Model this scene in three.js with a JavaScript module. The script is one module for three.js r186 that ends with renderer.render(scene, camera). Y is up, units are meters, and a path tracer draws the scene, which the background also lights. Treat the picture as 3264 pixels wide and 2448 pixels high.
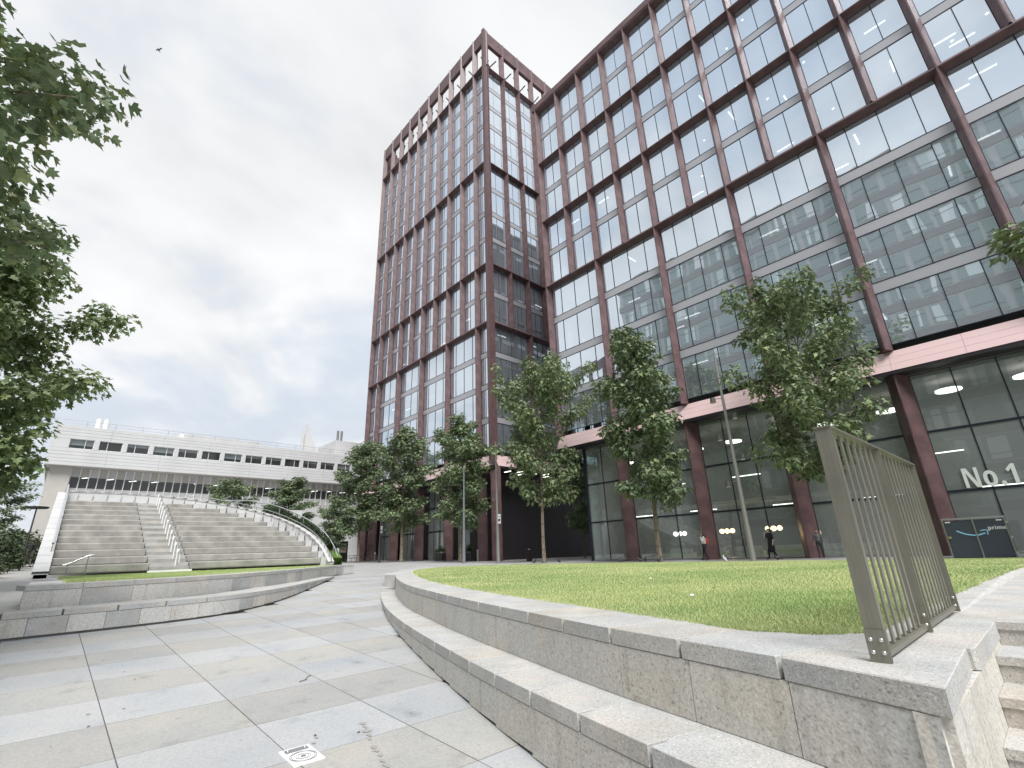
import * as THREE from 'three';
import { mergeGeometries } from 'three/addons/utils/BufferGeometryUtils.js';
import { FontLoader } from 'three/addons/loaders/FontLoader.js';
import { TextGeometry } from 'three/addons/geometries/TextGeometry.js';
import { MarchingCubes } from 'three/addons/objects/MarchingCubes.js';
import { RoundedBoxGeometry } from 'three/addons/geometries/RoundedBoxGeometry.js';

// ---------------------------------------------------------------- camera, sky, sun, exposure
const EYE = 1.65;                                  // eye height; heights below are given relative to the eye and lifted by H()
const H = (y) => y + EYE;
const scene = new THREE.Scene();
const camera = new THREE.PerspectiveCamera(77.5, 4 / 3, 0.05, 3000);
camera.position.set(0, EYE, 0);
camera.rotation.order = 'YXZ';
camera.rotation.set(THREE.MathUtils.degToRad(19.45), THREE.MathUtils.degToRad(47.0), THREE.MathUtils.degToRad(-2.1));
const renderer = new THREE.WebGLRenderer({ antialias: true });
renderer.setSize(1024, 768);
renderer.toneMapping = THREE.LinearToneMapping;
renderer.toneMappingExposure = 1.58;
renderer.shadowMap.enabled = true;

function mulberry(a) { return () => { a |= 0; a = a + 0x6D2B79F5 | 0; let t = Math.imul(a ^ a >>> 15, 1 | a); t = t + Math.imul(t ^ t >>> 7, 61 | t) ^ t; return ((t ^ t >>> 14) >>> 0) / 4294967296; }; }
function hash(x, y, s) { let h = Math.imul(x, 374761393) + Math.imul(y, 668265263) + Math.imul(s, 1274126177) | 0; h = Math.imul(h ^ h >>> 13, 1274126177); return ((h ^ h >>> 16) >>> 0) / 4294967296; }
const sm = (t) => t * t * (3 - 2 * t);
const clamp = (x, a = 0, b = 1) => Math.min(b, Math.max(a, x));
const lerp = (a, b, t) => a + (b - a) * t;
const sstep = (a, b, x) => sm(clamp((x - a) / (b - a)));
function vnoise(x, y, s, per = 0) {
  let x0 = Math.floor(x), y0 = Math.floor(y); const fx = sm(x - x0), fy = sm(y - y0);
  let x1 = x0 + 1, y1 = y0 + 1;
  if (per) { x0 = ((x0 % per) + per) % per; x1 = ((x1 % per) + per) % per; y0 = ((y0 % per) + per) % per; y1 = ((y1 % per) + per) % per; }
  return lerp(lerp(hash(x0, y0, s), hash(x1, y0, s), fx), lerp(hash(x0, y1, s), hash(x1, y1, s), fx), fy);
}
function fbm(x, y, s, oct = 5, per = 0) { let a = 0.5, v = 0, n = 0, f = 1; for (let i = 0; i < oct; i++) { v += a * vnoise(x * f, y * f, s + i, per * f); n += a; a *= 0.5; f *= 2; } return v / n; }

const sunDir = new THREE.Vector3(0.53, 0.79, 0.29).normalize();
{
  const W = 2048, HH = 1024, d = new Float32Array(W * HH * 4);
  for (let j = 0; j < HH; j++) {
    const el = (j + 0.5) / HH * Math.PI - Math.PI / 2, y = Math.sin(el), c = Math.cos(el);
    for (let i = 0; i < W; i++) {
      const az = (i + 0.5) / W * 2 * Math.PI - Math.PI, x = Math.cos(az) * c, z = Math.sin(az) * c;
      const k = (j * W + i) * 4;
      const yy = Math.max(y, 0.0), q = 1 / (yy + 0.16), px = x * q, pz = z * q;
      const wx = fbm(px * 0.9 + 3, pz * 0.9 + 7, 11, 3) - 0.5, wz = fbm(px * 0.9 + 13, pz * 0.9 + 1, 21, 3) - 0.5;
      const big = fbm(px * 1.5 + wx * 1.2 + 4.2, pz * 1.5 + wz * 1.2 + 1.1, 31, 6);
      const fine = fbm(px * 4.6 + wx * 3, pz * 4.6 + wz * 3, 41, 6);
      let cl = sstep(0.39, 0.63, big * 0.62 + fine * 0.38);
      cl = lerp(cl, 0.34, sstep(0.30, 0.02, yy) * 0.7);
      const puff = 1.0 + 0.34 * (fine - 0.5);
      const blue = [0.68 - 0.04 * yy, 0.76 - 0.03 * yy, 0.86], white = [0.885, 0.895, 0.91];
      const s = x * sunDir.x + y * sunDir.y + z * sunDir.z;
      const glow = 0.12 * Math.exp((s - 1) * 14) + 0.03 * Math.exp((s - 1) * 3.0);
      for (let n = 0; n < 3; n++) {
        let v = lerp(blue[n], white[n] * puff, clamp(0.14 + 0.86 * cl));
        v = v * (0.625 + 0.03 * yy) + glow * (0.3 + 0.7 * cl);
        if (y < 0) v = lerp(v, 0.42, sstep(0, -0.08, y));
        d[k + n] = v;
      }
      d[k + 3] = 1;
    }
  }
  const t = new THREE.DataTexture(d, W, HH, THREE.RGBAFormat, THREE.FloatType);
  t.mapping = THREE.EquirectangularReflectionMapping; t.magFilter = THREE.LinearFilter; t.minFilter = THREE.LinearFilter; t.needsUpdate = true;
  scene.background = t; scene.environment = t;
}
const sun = new THREE.DirectionalLight(new THREE.Color(1, 0.985, 0.96), 2.8);
sun.position.copy(sunDir).multiplyScalar(150); sun.target.position.set(-15, 0, -15);
sun.position.add(sun.target.position);
sun.castShadow = true; sun.shadow.radius = 55; sun.shadow.mapSize.set(2048, 2048);
Object.assign(sun.shadow.camera, { left: -90, right: 90, top: 90, bottom: -90, near: 1, far: 400 });
scene.add(sun); scene.add(sun.target);

// ---------------------------------------------------------------- helpers
const lin = (r, g, b) => new THREE.Color().setRGB(r, g, b);
const used = {};
const numbered = (n) => { used[n] = (used[n] || 0) + 1; return used[n] === 1 ? n : `${n}_${String(used[n] - 1).padStart(3, '0')}`; };
function mesh(name, geo, mat, parent) { const m = new THREE.Mesh(geo, mat); m.name = name; m.castShadow = m.receiveShadow = true; parent.add(m); return m; }
function thing(name, label, category, pos = [0, 0, 0], rot = 0, group) {
  const o = new THREE.Group(); o.name = numbered(name); o.position.set(...pos); o.rotation.y = rot;
  o.userData = { label, category }; if (group) o.userData.group = group; scene.add(o); return o;
}
function solo(name, geo, mat, label, category, group) { const m = mesh(numbered(name), geo, mat, scene); m.userData = { label, category }; if (group) m.userData.group = group; return m; }
function structure(name, geo, mat, label) { const m = mesh(numbered(name), geo, mat, scene); m.userData = { kind: 'structure', label, category: name.replace(/_/g, ' ') }; return m; }
// uv in metres: box projection along each triangle's dominant axis
function metric(g, s = 1, ox = 0, oy = 0) {
  if (g.index) g = g.toNonIndexed();
  const p = g.attributes.position, uv = new Float32Array(p.count * 2), a = new THREE.Vector3(), b = new THREE.Vector3(), c = new THREE.Vector3(), n = new THREE.Vector3();
  for (let i = 0; i < p.count; i += 3) {
    a.fromBufferAttribute(p, i); b.fromBufferAttribute(p, i + 1); c.fromBufferAttribute(p, i + 2);
    n.copy(b).sub(a).cross(c.clone().sub(a)); const x = Math.abs(n.x), y = Math.abs(n.y), z = Math.abs(n.z);
    [a, b, c].forEach((v, k) => { const o = (i + k) * 2; if (y >= x && y >= z) { uv[o] = v.x; uv[o + 1] = v.z; } else if (x >= z) { uv[o] = v.z; uv[o + 1] = v.y; } else { uv[o] = v.x; uv[o + 1] = v.y; } uv[o] = uv[o] * s + ox; uv[o + 1] = uv[o + 1] * s + oy; });
  }
  g.setAttribute('uv', new THREE.BufferAttribute(uv, 2)); return g;
}
function clean(g) { if (g.index) g = g.toNonIndexed(); for (const k of Object.keys(g.attributes)) if (!['position', 'normal', 'uv'].includes(k)) g.deleteAttribute(k); g.morphAttributes = {}; return g; }
const join = (list) => mergeGeometries(list.map(clean), false);
const bx = (w, h, d, x = 0, y = 0, z = 0) => metric(new THREE.BoxGeometry(w, h, d).translate(x, y, z));
const span = (x0, x1, y0, y1, z0, z1) => bx(Math.abs(x1 - x0), Math.abs(y1 - y0), Math.abs(z1 - z0), (x0 + x1) / 2, (y0 + y1) / 2, (z0 + z1) / 2);
function bar(a, b, r, sides = 8, r2 = r) {
  const A = new THREE.Vector3(...a), B = new THREE.Vector3(...b), L = A.distanceTo(B);
  const g = new THREE.CylinderGeometry(r2, r, L, sides, 1); g.translate(0, L / 2, 0);
  g.applyQuaternion(new THREE.Quaternion().setFromUnitVectors(new THREE.Vector3(0, 1, 0), B.clone().sub(A).normalize())); g.translate(A.x, A.y, A.z); return metric(g);
}
const tube = (pts, r, seg = 40, sides = 8) => metric(new THREE.TubeGeometry(new THREE.CatmullRomCurve3(pts.map((p) => new THREE.Vector3(...p))), seg, r, sides, false));
// plan polygon [x,z] extruded between heights, optional top function
function prism(pts, y0, y1, topFn, holes = [], bevel = 0) {
  const s = new THREE.Shape(pts.map(([x, z]) => new THREE.Vector2(x, -z)));
  for (const h of holes) s.holes.push(new THREE.Path(h.map(([x, z]) => new THREE.Vector2(x, -z))));
  const g = new THREE.ExtrudeGeometry(s, { depth: y1 - y0 - bevel * 2, bevelEnabled: bevel > 0, bevelThickness: bevel, bevelSize: bevel, bevelOffset: -bevel, bevelSegments: 1, curveSegments: 1 });
  g.rotateX(-Math.PI / 2); g.translate(0, y0 + bevel, 0);
  if (topFn) { const p = g.attributes.position; for (let i = 0; i < p.count; i++) if (p.getY(i) > (y0 + y1) / 2) p.setY(i, topFn(p.getX(i), p.getZ(i))); g.computeVertexNormals(); }
  return metric(g);
}
// extrude a profile in (z,y) along x from x0 to x1
function profileX(pts, x0, x1) {
  const s = new THREE.Shape(pts.map(([z, y]) => new THREE.Vector2(-z, y)));
  const g = new THREE.ExtrudeGeometry(s, { depth: x1 - x0, bevelEnabled: false, curveSegments: 1 });
  g.rotateY(Math.PI / 2); g.translate(x0, 0, 0); return metric(g);
}

// ---------------------------------------------------------------- textures and materials
function tex(size, fn, rep = 1, srgb = true) {
  const d = new Uint8Array(size * size * 4);
  for (let j = 0; j < size; j++) for (let i = 0; i < size; i++) { const c = fn(i / size, j / size), k = (j * size + i) * 4; for (let n = 0; n < 3; n++) d[k + n] = clamp(c[n]) * 255; d[k + 3] = 255; }
  const t = new THREE.DataTexture(d, size, size); t.wrapS = t.wrapT = THREE.RepeatWrapping; t.magFilter = THREE.LinearFilter; t.minFilter = THREE.LinearMipmapLinearFilter; t.generateMipmaps = true;
  if (srgb) t.colorSpace = THREE.SRGBColorSpace; t.repeat.set(rep, rep); t.needsUpdate = true; return t;
}
// granite: salt and pepper grain over broad warm and cool mottling
const graniteTex = tex(1024, (u, v) => {
  const g = vnoise(u * 340, v * 340, 3, 340) * 0.6 + vnoise(u * 170, v * 170, 4, 170) * 0.4, m = fbm(u * 5, v * 5, 5, 5, 5), w = fbm(u * 3, v * 3, 9, 4, 3);
  let b = 0.70 + (g - 0.5) * 0.18 + (m - 0.5) * 0.12; if (g < 0.24) b -= 0.09; if (g > 0.8) b += 0.05;
  const k = (w - 0.5) * 0.045; return [b + 0.008 + k, b, b - 0.014 - k];
}, 0.55);
const graniteBump = tex(512, (u, v) => { const g = vnoise(u * 200, v * 200, 3, 200); return [g, g, g]; }, 0.55, false);
const slabTex = (c0, seed) => tex(512, (u, v) => {
  const g = vnoise(u * 180, v * 180, seed, 180), m = fbm(u * 3, v * 3, seed + 3, 6, 3), st = fbm(u * 9, v * 9, seed + 7, 4, 9);
  let b = (g - 0.5) * 0.07 + (m - 0.5) * 0.06; if (st > 0.66) b -= (st - 0.66) * 0.3; if (vnoise(u * 46, v * 46, seed + 9, 46) > 0.968) b -= 0.11;
  return c0.map((c, n) => c + b + (m - 0.5) * (n === 0 ? 0.03 : n === 2 ? -0.03 : 0));
}, 0.42);
const std = (o) => new THREE.MeshStandardMaterial(o);
const M = {};
M.granite = std({ map: graniteTex, bumpMap: graniteBump, bumpScale: 0.0015, roughness: 0.75 });
M.graniteDark = std({ map: graniteTex, color: lin(0.95, 0.95, 0.96), bumpMap: graniteBump, bumpScale: 0.0015, roughness: 0.8 });
M.graniteWarm = std({ map: graniteTex, color: lin(0.98, 0.955, 0.915), bumpMap: graniteBump, bumpScale: 0.0015, roughness: 0.8 });
// weathered facing stone: the same granite with rain streaks and lichen-grey patches
const streakTex = tex(1024, (u, v) => {
  const g = vnoise(u * 340, v * 340, 3, 340) * 0.6 + vnoise(u * 170, v * 170, 4, 170) * 0.4, m = fbm(u * 4, v * 4, 15, 5, 4), st = fbm(u * 26, v * 3, 19, 4, 0), w = fbm(u * 3, v * 3, 29, 4, 3);
  let b = 0.76 + (g - 0.5) * 0.18 + (m - 0.5) * 0.08; if (g < 0.24) b -= 0.07; if (st > 0.58) b -= (st - 0.58) * 0.24; const k = (w - 0.5) * 0.05; return [b + 0.006 + k, b, b - 0.014 - k];
}, 0.31);
M.facing = std({ map: streakTex, bumpMap: graniteBump, bumpScale: 0.0015, roughness: 0.85 });
M.facingWarm = std({ map: streakTex, color: lin(0.99, 0.975, 0.945), bumpMap: graniteBump, bumpScale: 0.0015, roughness: 0.85 });
M.slabs = [slabTex([0.645, 0.64, 0.625], 51), slabTex([0.665, 0.66, 0.645], 61), slabTex([0.63, 0.625, 0.615], 71), slabTex([0.655, 0.66, 0.667], 81), slabTex([0.675, 0.68, 0.687], 91), slabTex([0.645, 0.65, 0.655], 101)].map((t) => std({ map: t, roughness: 0.62 }));
M.joint = std({ color: lin(0.16, 0.155, 0.145), roughness: 0.95 });
M.concrete = std({ map: tex(512, (u, v) => { const m = fbm(u * 6, v * 6, 5, 6, 6), g = vnoise(u * 150, v * 150, 8, 150); const b = 0.595 + (m - 0.5) * 0.2 + (g - 0.5) * 0.05; return [b, b * 0.985, b * 0.95]; }, 0.4), roughness: 0.85 });
M.paleConcrete = std({ map: tex(512, (u, v) => { const m = fbm(u * 4, v * 4, 15, 6, 4), g = vnoise(u * 150, v * 150, 18, 150); const b = 0.76 + (m - 0.5) * 0.1 + (g - 0.5) * 0.03; return [b, b, b]; }, 0.25), roughness: 0.85 });
M.white = std({ map: tex(512, (u, v) => { const m = fbm(u * 5, v * 5, 25, 5, 5); const b = 0.77 + (m - 0.5) * 0.06; return [b, b, b * 1.005]; }, 0.12), roughness: 0.7 });
M.whiteLine = std({ color: lin(0.8, 0.8, 0.8), roughness: 0.5 });
M.beige = std({ map: M.white.map, color: lin(0.86, 0.82, 0.76), roughness: 0.8 });
// red-brown ceramic cladding
const rustTex = tex(512, (u, v) => { const m = fbm(u * 6, v * 6, 35, 6, 6), g = vnoise(u * 120, v * 120, 38, 120); const b = (m - 0.5) * 0.16 + (g - 0.5) * 0.06; return [0.375 + b, 0.28 + b * 0.8, 0.287 + b * 0.8]; }, 0.3);
M.rust = new THREE.MeshPhysicalMaterial({ map: rustTex, roughness: 0.55, clearcoat: 0.12, clearcoatRoughness: 0.4 });
M.rustSkylit = std({ color: lin(0.60, 0.44, 0.44), roughness: 0.35 });  // same ceramic, lightened: sky light on the sloping band is put into its colour
M.rustDark = std({ map: rustTex, color: lin(0.30, 0.26, 0.27), roughness: 0.5 });
M.spandrel = std({ color: lin(0.46, 0.46, 0.49), roughness: 0.35, metalness: 0.25 });
M.frame = std({ color: lin(0.025, 0.03, 0.045), roughness: 0.4, metalness: 0.4 });
M.interior = std({ color: lin(0.26, 0.26, 0.26), roughness: 0.9 });
M.interiorDark = std({ color: lin(0.19, 0.175, 0.165), roughness: 0.85 });
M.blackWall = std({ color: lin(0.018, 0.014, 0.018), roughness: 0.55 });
M.glass = new THREE.MeshPhysicalMaterial({ color: lin(0.82, 0.91, 1.0), metalness: 0.82, roughness: 0.012, transmission: 1, thickness: 0, ior: 1.5, side: THREE.DoubleSide });
M.lobbyGlass = new THREE.MeshPhysicalMaterial({ color: lin(0.80, 0.88, 0.87), metalness: 0.32, roughness: 0.01, transmission: 1, thickness: 0, ior: 1.5, side: THREE.DoubleSide });
M.lowGlass = new THREE.MeshPhysicalMaterial({ color: lin(0.75, 0.8, 0.82), metalness: 0.04, roughness: 0.03, transmission: 1, thickness: 0, ior: 1.5, side: THREE.DoubleSide });
M.lamp = std({ color: lin(0.8, 0.8, 0.8), emissive: lin(1, 0.97, 0.9), emissiveIntensity: 2.2 });
M.warmLamp = std({ color: lin(0.8, 0.7, 0.5), emissive: lin(1, 0.72, 0.38), emissiveIntensity: 3.0 });
M.steel = std({ color: lin(0.42, 0.42, 0.41), roughness: 0.34, metalness: 0.85 });
M.bright = std({ color: lin(0.75, 0.75, 0.76), roughness: 0.22, metalness: 0.9 });
M.bronze = std({ map: tex(256, (u, v) => { const s = fbm(u * 90, v * 4, 45, 3, 4), m = fbm(u * 4, v * 4, 46, 4, 4); const b = (s - 0.5) * 0.06 + (m - 0.5) * 0.07; return [0.535 + b, 0.525 + b, 0.48 + b]; }, 1), roughness: 0.42, metalness: 0.6 });
M.pole = std({ color: lin(0.30, 0.29, 0.28), roughness: 0.5, metalness: 0.5 });
M.poleDark = std({ color: lin(0.09, 0.085, 0.085), roughness: 0.55, metalness: 0.4 });
M.black = std({ color: lin(0.022, 0.02, 0.02), roughness: 0.5 });
M.soil = std({ color: lin(0.10, 0.17, 0.035), roughness: 1 });
M.bark = std({ map: tex(256, (u, v) => { const m = fbm(u * 12, v * 5, 55, 5, 0), g = fbm(u * 40, v * 10, 56, 3, 0); const b = (m - 0.5) * 0.28 + (g - 0.5) * 0.15; return [0.47 + b, 0.43 + b, 0.37 + b]; }, 1), roughness: 0.95 });
M.leaf = new THREE.MeshPhysicalMaterial({ vertexColors: true, roughness: 0.55, side: THREE.DoubleSide, transmission: 0.3, thickness: 0, specularIntensity: 0.7 });
// ---------------------------------------------------------------- terrain heights (relative to the eye)
const pathY = (x) => x > -25 ? -1.824 - 0.0373 * Math.min(x, 1) : -0.8915 + 0.0135 * (-25 - Math.max(x, -70));
const G = (x, z) => x > -25 ? lerp(pathY(x), -0.885, sstep(-14, -24, z)) : pathY(x);
const lawnY = (x, z) => -0.66 - 0.2 * clamp((-z - 14) / 13.6);
{
  const xs = [-900, -400, -150, -90, -70], zs = [-900, -300, -120, -70, -45];
  for (let x = -66; x <= -26; x += 4) xs.push(x); for (let x = -25; x <= 1; x += 1) xs.push(x); xs.push(3, 6, 12, 30, 90, 300, 900);
  for (let z = -36; z <= -14; z += 1) zs.push(z); zs.push(-10, -6, -2, 2, 6, 10, 16, 24, 40, 100, 400, 900);
  const pos = [], idx = [];
  for (const z of zs) for (const x of xs) pos.push(x, H(G(x, z) - 0.06), z);
  for (let j = 0; j < zs.length - 1; j++) for (let i = 0; i < xs.length - 1; i++) { const a = j * xs.length + i, b = a + 1, c = a + xs.length, d = c + 1; idx.push(a, c, b, b, c, d); }
  let g = new THREE.BufferGeometry(); g.setAttribute('position', new THREE.Float32BufferAttribute(pos, 3)); g.setIndex(idx); g = metric(g); g.computeVertexNormals();
  structure('ground', g, M.slabs[2], 'pale paved ground of the square reaching out to the horizon');
}

// ---------------------------------------------------------------- plan curves
function planCurve(pts, n = 400) {
  const c = new THREE.CatmullRomCurve3(pts.map(([x, z]) => new THREE.Vector3(x, 0, z)), false, 'centripetal'), p = c.getSpacedPoints(n), L = c.getLength();
  return { L, at(s) { const t = clamp(s / L) * n, i = Math.min(n - 1, Math.floor(t)), f = t - i; return [lerp(p[i].x, p[i + 1].x, f), lerp(p[i].z, p[i + 1].z, f)]; },
    tan(s) { const t = clamp(s / L) * n, i = Math.min(n - 1, Math.floor(t)); const dx = p[i + 1].x - p[i].x, dz = p[i + 1].z - p[i].z, l = Math.hypot(dx, dz); return [dx / l, dz / l]; },
    off(s, d, side) { const [x, z] = this.at(s), [tx, tz] = this.tan(s); return [x - tz * d * side, z + tx * d * side]; } };
}
// a run of stones: each its own mesh; top course stones have a tapering notch worn into the front of every joint
function stones(parent, name, curve, { s0, s1, len, y0, y1, out = 0, depth, side, mats, gap = 0.004, notch = 0, rnd, bevel = 0.004, follow }) {
  const n = Math.max(1, Math.round((s1 - s0) / len)), st = (s1 - s0) / n;
  for (let i = 0; i < n; i++) {
    const a = s0 + i * st + gap, b = s0 + (i + 1) * st - gap, m = (a + b) / 2;
    const lo = follow ? follow(curve.at(m)) : y0; if (y1 - lo < 0.03) continue;
    const w = follow ? Math.min(follow(curve.at(a)), follow(curve.at(b))) : y0;
    const q = [curve.off(a, -out, side), curve.off(m, -out, side)];
    if (notch) q.push(curve.off(b - notch, -out, side), curve.off(b - notch * 0.8, 0.13, side), curve.off(b, 0.17, side)); else q.push(curve.off(b, -out, side));
    q.push(curve.off(b, depth, side), curve.off(m, depth, side), curve.off(a, depth, side));
    let area = 0; q.forEach((p, k) => { const r = q[(k + 1) % q.length]; area += p[0] * r[1] - r[0] * p[1]; });
    const g = prism(q, H(w), H(y1), null, [], bevel), uv = g.attributes.uv, du = rnd() * 7, dv = rnd() * 7; for (let k = 0; k < uv.count; k++) uv.setXY(k, uv.getX(k) + du, uv.getY(k) + dv);
    mesh(name, g, mats[Math.floor(rnd() * mats.length)], parent);
  }
}
const inPoly = (P, x, z) => { let c = false; for (let i = 0, j = P.length - 1; i < P.length; j = i++) { const [xi, zi] = P[i], [xj, zj] = P[j]; if ((zi > z) !== (zj > z) && x < (xj - xi) * (z - zi) / (zj - zi) + xi) c = !c; } return c; };

// ---- lawn beside the path: upper wall front line, bench front line, lawn outline
const wallLine = planCurve([[-0.56, -3.2], [-1.40, -3.46], [-2.96, -3.84], [-4.54, -4.33], [-6.04, -4.80], [-7.53, -5.31], [-9.01, -5.86], [-10.28, -6.33], [-11.55, -6.86], [-12.9, -7.5], [-14.52, -8.3], [-16.5, -9.35], [-18.5, -10.48]]);
const benchLine = planCurve([[0.9, -2.18], [-0.5, -2.6], [-1.81, -2.97], [-3.11, -3.32], [-4.69, -3.78], [-6.2, -4.28], [-7.68, -4.80], [-9.22, -5.38], [-10.74, -6.0], [-12.16, -6.62], [-13.56, -7.29], [-15.03, -8.02], [-16.24, -8.64], [-17.43, -9.28], [-18.3, -9.76], [-19.3, -10.42]]);
const lawnFront = [[-1.17, -5.0], [-1.25, -4.72], [-1.37, -4.55], [-1.6, -4.4], [-1.88, -4.33], [-2.12, -4.36], [-2.67, -4.54], [-4.2, -5.02], [-6.2, -5.64], [-8.48, -6.46], [-10.07, -7.08], [-12.63, -8.22], [-15, -9.42], [-17.04, -10.55], [-19.44, -11.88], [-21.32, -13.05], [-22.65, -14]];
const lawnBack = [[-22.65, -14], [-24.44, -15.47], [-27.2, -18], [-29.2, -20.5], [-30, -23], [-29, -25.6], [-26.5, -27.2], [-22, -27.6], [-8, -27.6], [-0.75, -27.6], [-0.84, -18.08], [-0.93, -14]];
const lawnNearEdge = [...lawnFront, [-0.93, -14], [-1.0, -11.8], [-1.1, -8.74]];
const lawnAll = [...lawnFront, ...lawnBack.slice(1), [-1.0, -11.8], [-1.1, -8.74]];
const wallOuter = [], wallInner = []; for (let i = 0; i <= 40; i++) { wallOuter.push(wallLine.off(wallLine.L * i / 40, 0.025, 1)); wallInner.push(wallLine.off(wallLine.L * i / 40, 0.24, 1)); } wallInner[0] = [-0.85, -3.45];
const lawnWall = thing('retaining_wall', 'two tier granite bench wall curving round the lawn, with a metal screen on its corner', 'wall');
{
  const rnd = mulberry(5), mats = [M.granite, M.granite, M.graniteWarm, M.granite];
  const core = [...wallInner, [-19.2, -10.62], [-21.46, -11.73], [-25.59, -15.01], [-29.4, -18.2], [-31.6, -21.5], [-32.0, -24], [-30.4, -27.2], [-27, -28.6], [-22, -29], [-0.3, -29], [-0.3, -5.8], [-0.85, -5.8]];
  mesh('core', prism(core, H(-2.2), H(-0.675), (x, z) => H(lawnY(x, z) - 0.015), [lawnAll]), M.granite, lawnWall);
  { const low = [[-0.64, -3.26], ...wallOuter.slice(1)]; for (let i = 40; i >= 3; i--) low.push(wallLine.off(wallLine.L * i / 40, 0.5, 1)); low.push([-0.95, -5.8], [-0.64, -5.8]); mesh('lower_core', prism(low, H(-2.2), H(-0.795)), M.joint, lawnWall); }
  const benchCore = []; for (let i = 0; i <= 40; i++) benchCore.push(benchLine.off(benchLine.L * i / 40, 0.04, 1));
  for (let i = 40; i >= 0; i--) benchCore.push(wallLine.off(wallLine.L * i / 40, 0.1, 1)); benchCore.push([0.9, -3.2]);
  mesh('bench_core', prism(benchCore, H(-2.2), H(-1.315)), M.joint, lawnWall);
  const L = wallLine.L, a0 = 0.885;
  const K = 0.79, n1 = L - 0.01;
  stones(lawnWall, 'coping_stone', wallLine, { s0: a0, s1: n1, len: K, y0: -0.787, y1: -0.66, depth: 0.84, side: 1, mats, notch: 0.03, rnd });
  stones(lawnWall, 'wall_stone', wallLine, { s0: 0.06, s1: n1, len: K, y0: -1.178, y1: -0.7905, out: -0.006, depth: 0.1, side: 1, mats: [M.facing, M.facingWarm, M.facing], rnd });
  mesh('coping_stone', prism([[-0.56, -3.2], wallLine.at(0.848), wallLine.off(0.85, 0.13, 1), wallLine.off(0.875, 0.17, 1), wallLine.off(0.875, 0.84, 1), [-0.98, -4.383], [-0.6, -4.383]], H(-0.787), H(-0.66), null, [], 0.006), M.granite, lawnWall);
  for (const [za, zb] of [[-4.392, -5.076], [-5.084, -5.79]]) mesh('coping_stone', prism([[-0.56, za - 0.02], [-0.585, za], [-1.06, za], [-1.06, zb], [-0.56, zb]], H(-0.787), H(-0.66), null, [], 0.005), M.granite, lawnWall);
  for (const [za, zb] of [[-3.24, -3.9], [-3.908, -4.6], [-4.608, -5.3], [-5.308, -5.8]]) mesh('wall_stone', span(-0.57, -0.72, H(-1.9), H(-0.791), za, zb), M.facingWarm, lawnWall);
  mesh('coping_stone', prism([[-1.40, -3.5], [-2.2, -4.2], [-1.9, -4.36], [-1.6, -4.43], [-1.37, -4.58], [-1.2, -4.95], [-0.9, -4.6], [-0.9, -4.3]], H(-0.78), H(-0.668)), M.granite, lawnWall);
  // stub end of the upper wall facing the path
  mesh('wall_stone', prism([[-18.53, -10.47], [-19.24, -10.38], [-19.5, -10.7], [-18.7, -10.9]], H(-1.35), H(-0.785), null, [], 0.006), M.granite, lawnWall);
  mesh('coping_stone', prism([[-18.50, -10.49], [-19.25, -10.37], [-21.46, -11.71], [-20.9, -12.5], [-19.0, -11.45]], H(-0.78), H(-0.66), null, [], 0.006), M.granite, lawnWall);
  stones(lawnWall, 'bench_stone', benchLine, { s0: 0.05, s1: benchLine.L - 0.05, len: K, y0: -1.307, y1: -1.18, depth: 0.73, side: 1, mats, notch: 0.03, rnd });
  stones(lawnWall, 'wall_stone', benchLine, { s0: 0.05, s1: benchLine.L - 0.05, len: K, y1: -1.3105, out: -0.006, depth: 0.1, side: 1, mats: [M.facing, M.facingWarm, M.facing], rnd, follow: ([x, z]) => G(x, z) + 0.03 });
}
// ---- lawns
function flat(pts, fn) { const s = new THREE.Shape(pts.map(([x, z]) => new THREE.Vector2(x, -z))); const g = new THREE.ShapeGeometry(s); g.rotateX(-Math.PI / 2); const p = g.attributes.position; for (let i = 0; i < p.count; i++) p.setY(i, H(fn(p.getX(i), p.getZ(i)))); const m = metric(g); m.computeVertexNormals(); return m; }
M.turf = std({ map: tex(1024, (u, v) => { const a = fbm(u * 7, v * 7, 65, 5, 7), b = vnoise(u * 260, v * 260, 66, 260), c = fbm(u * 30, v * 30, 67, 3, 30); const k = (a - 0.5) * 0.3 + (b - 0.5) * 0.25 + (c - 0.5) * 0.2; return [0.52 + k * 1.05, 0.63 + k * 0.85, 0.30 + k * 0.5]; }, 0.16), roughness: 1 });
structure('lawn', join([flat([...lawnFront, [-0.93, -14], [-1.0, -11.8], [-1.1, -8.74]], (x, z) => lawnY(x, z) - 0.012), flat(lawnBack, (x, z) => lawnY(x, z) - 0.012)]), M.turf, 'mown green lawn behind the curved granite bench wall');

// ---- steps beside the wall corner
{
  const t = thing('stone_steps', 'pale stone steps climbing beside the corner of the bench wall', 'steps'), zs = [-5.79, -5.27, -4.80, -4.36, -3.92, -3.48, -3.04];
  zs.forEach((z, i) => { mesh('step', join([span(-0.568, 3.6, H(-0.66 - 0.17 * i - 0.055), H(-0.66 - 0.17 * i), z + 0.015, z - 0.75), span(-0.568, 3.6, H(-2.2), H(-0.7155 - 0.17 * i), z, z - 0.75)]), i % 2 ? M.granite : M.graniteWarm, t); });
  mesh('landing', span(-0.29, 12, H(-2.2), H(-0.664), -6.55, -29), M.granite, t);
}

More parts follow.
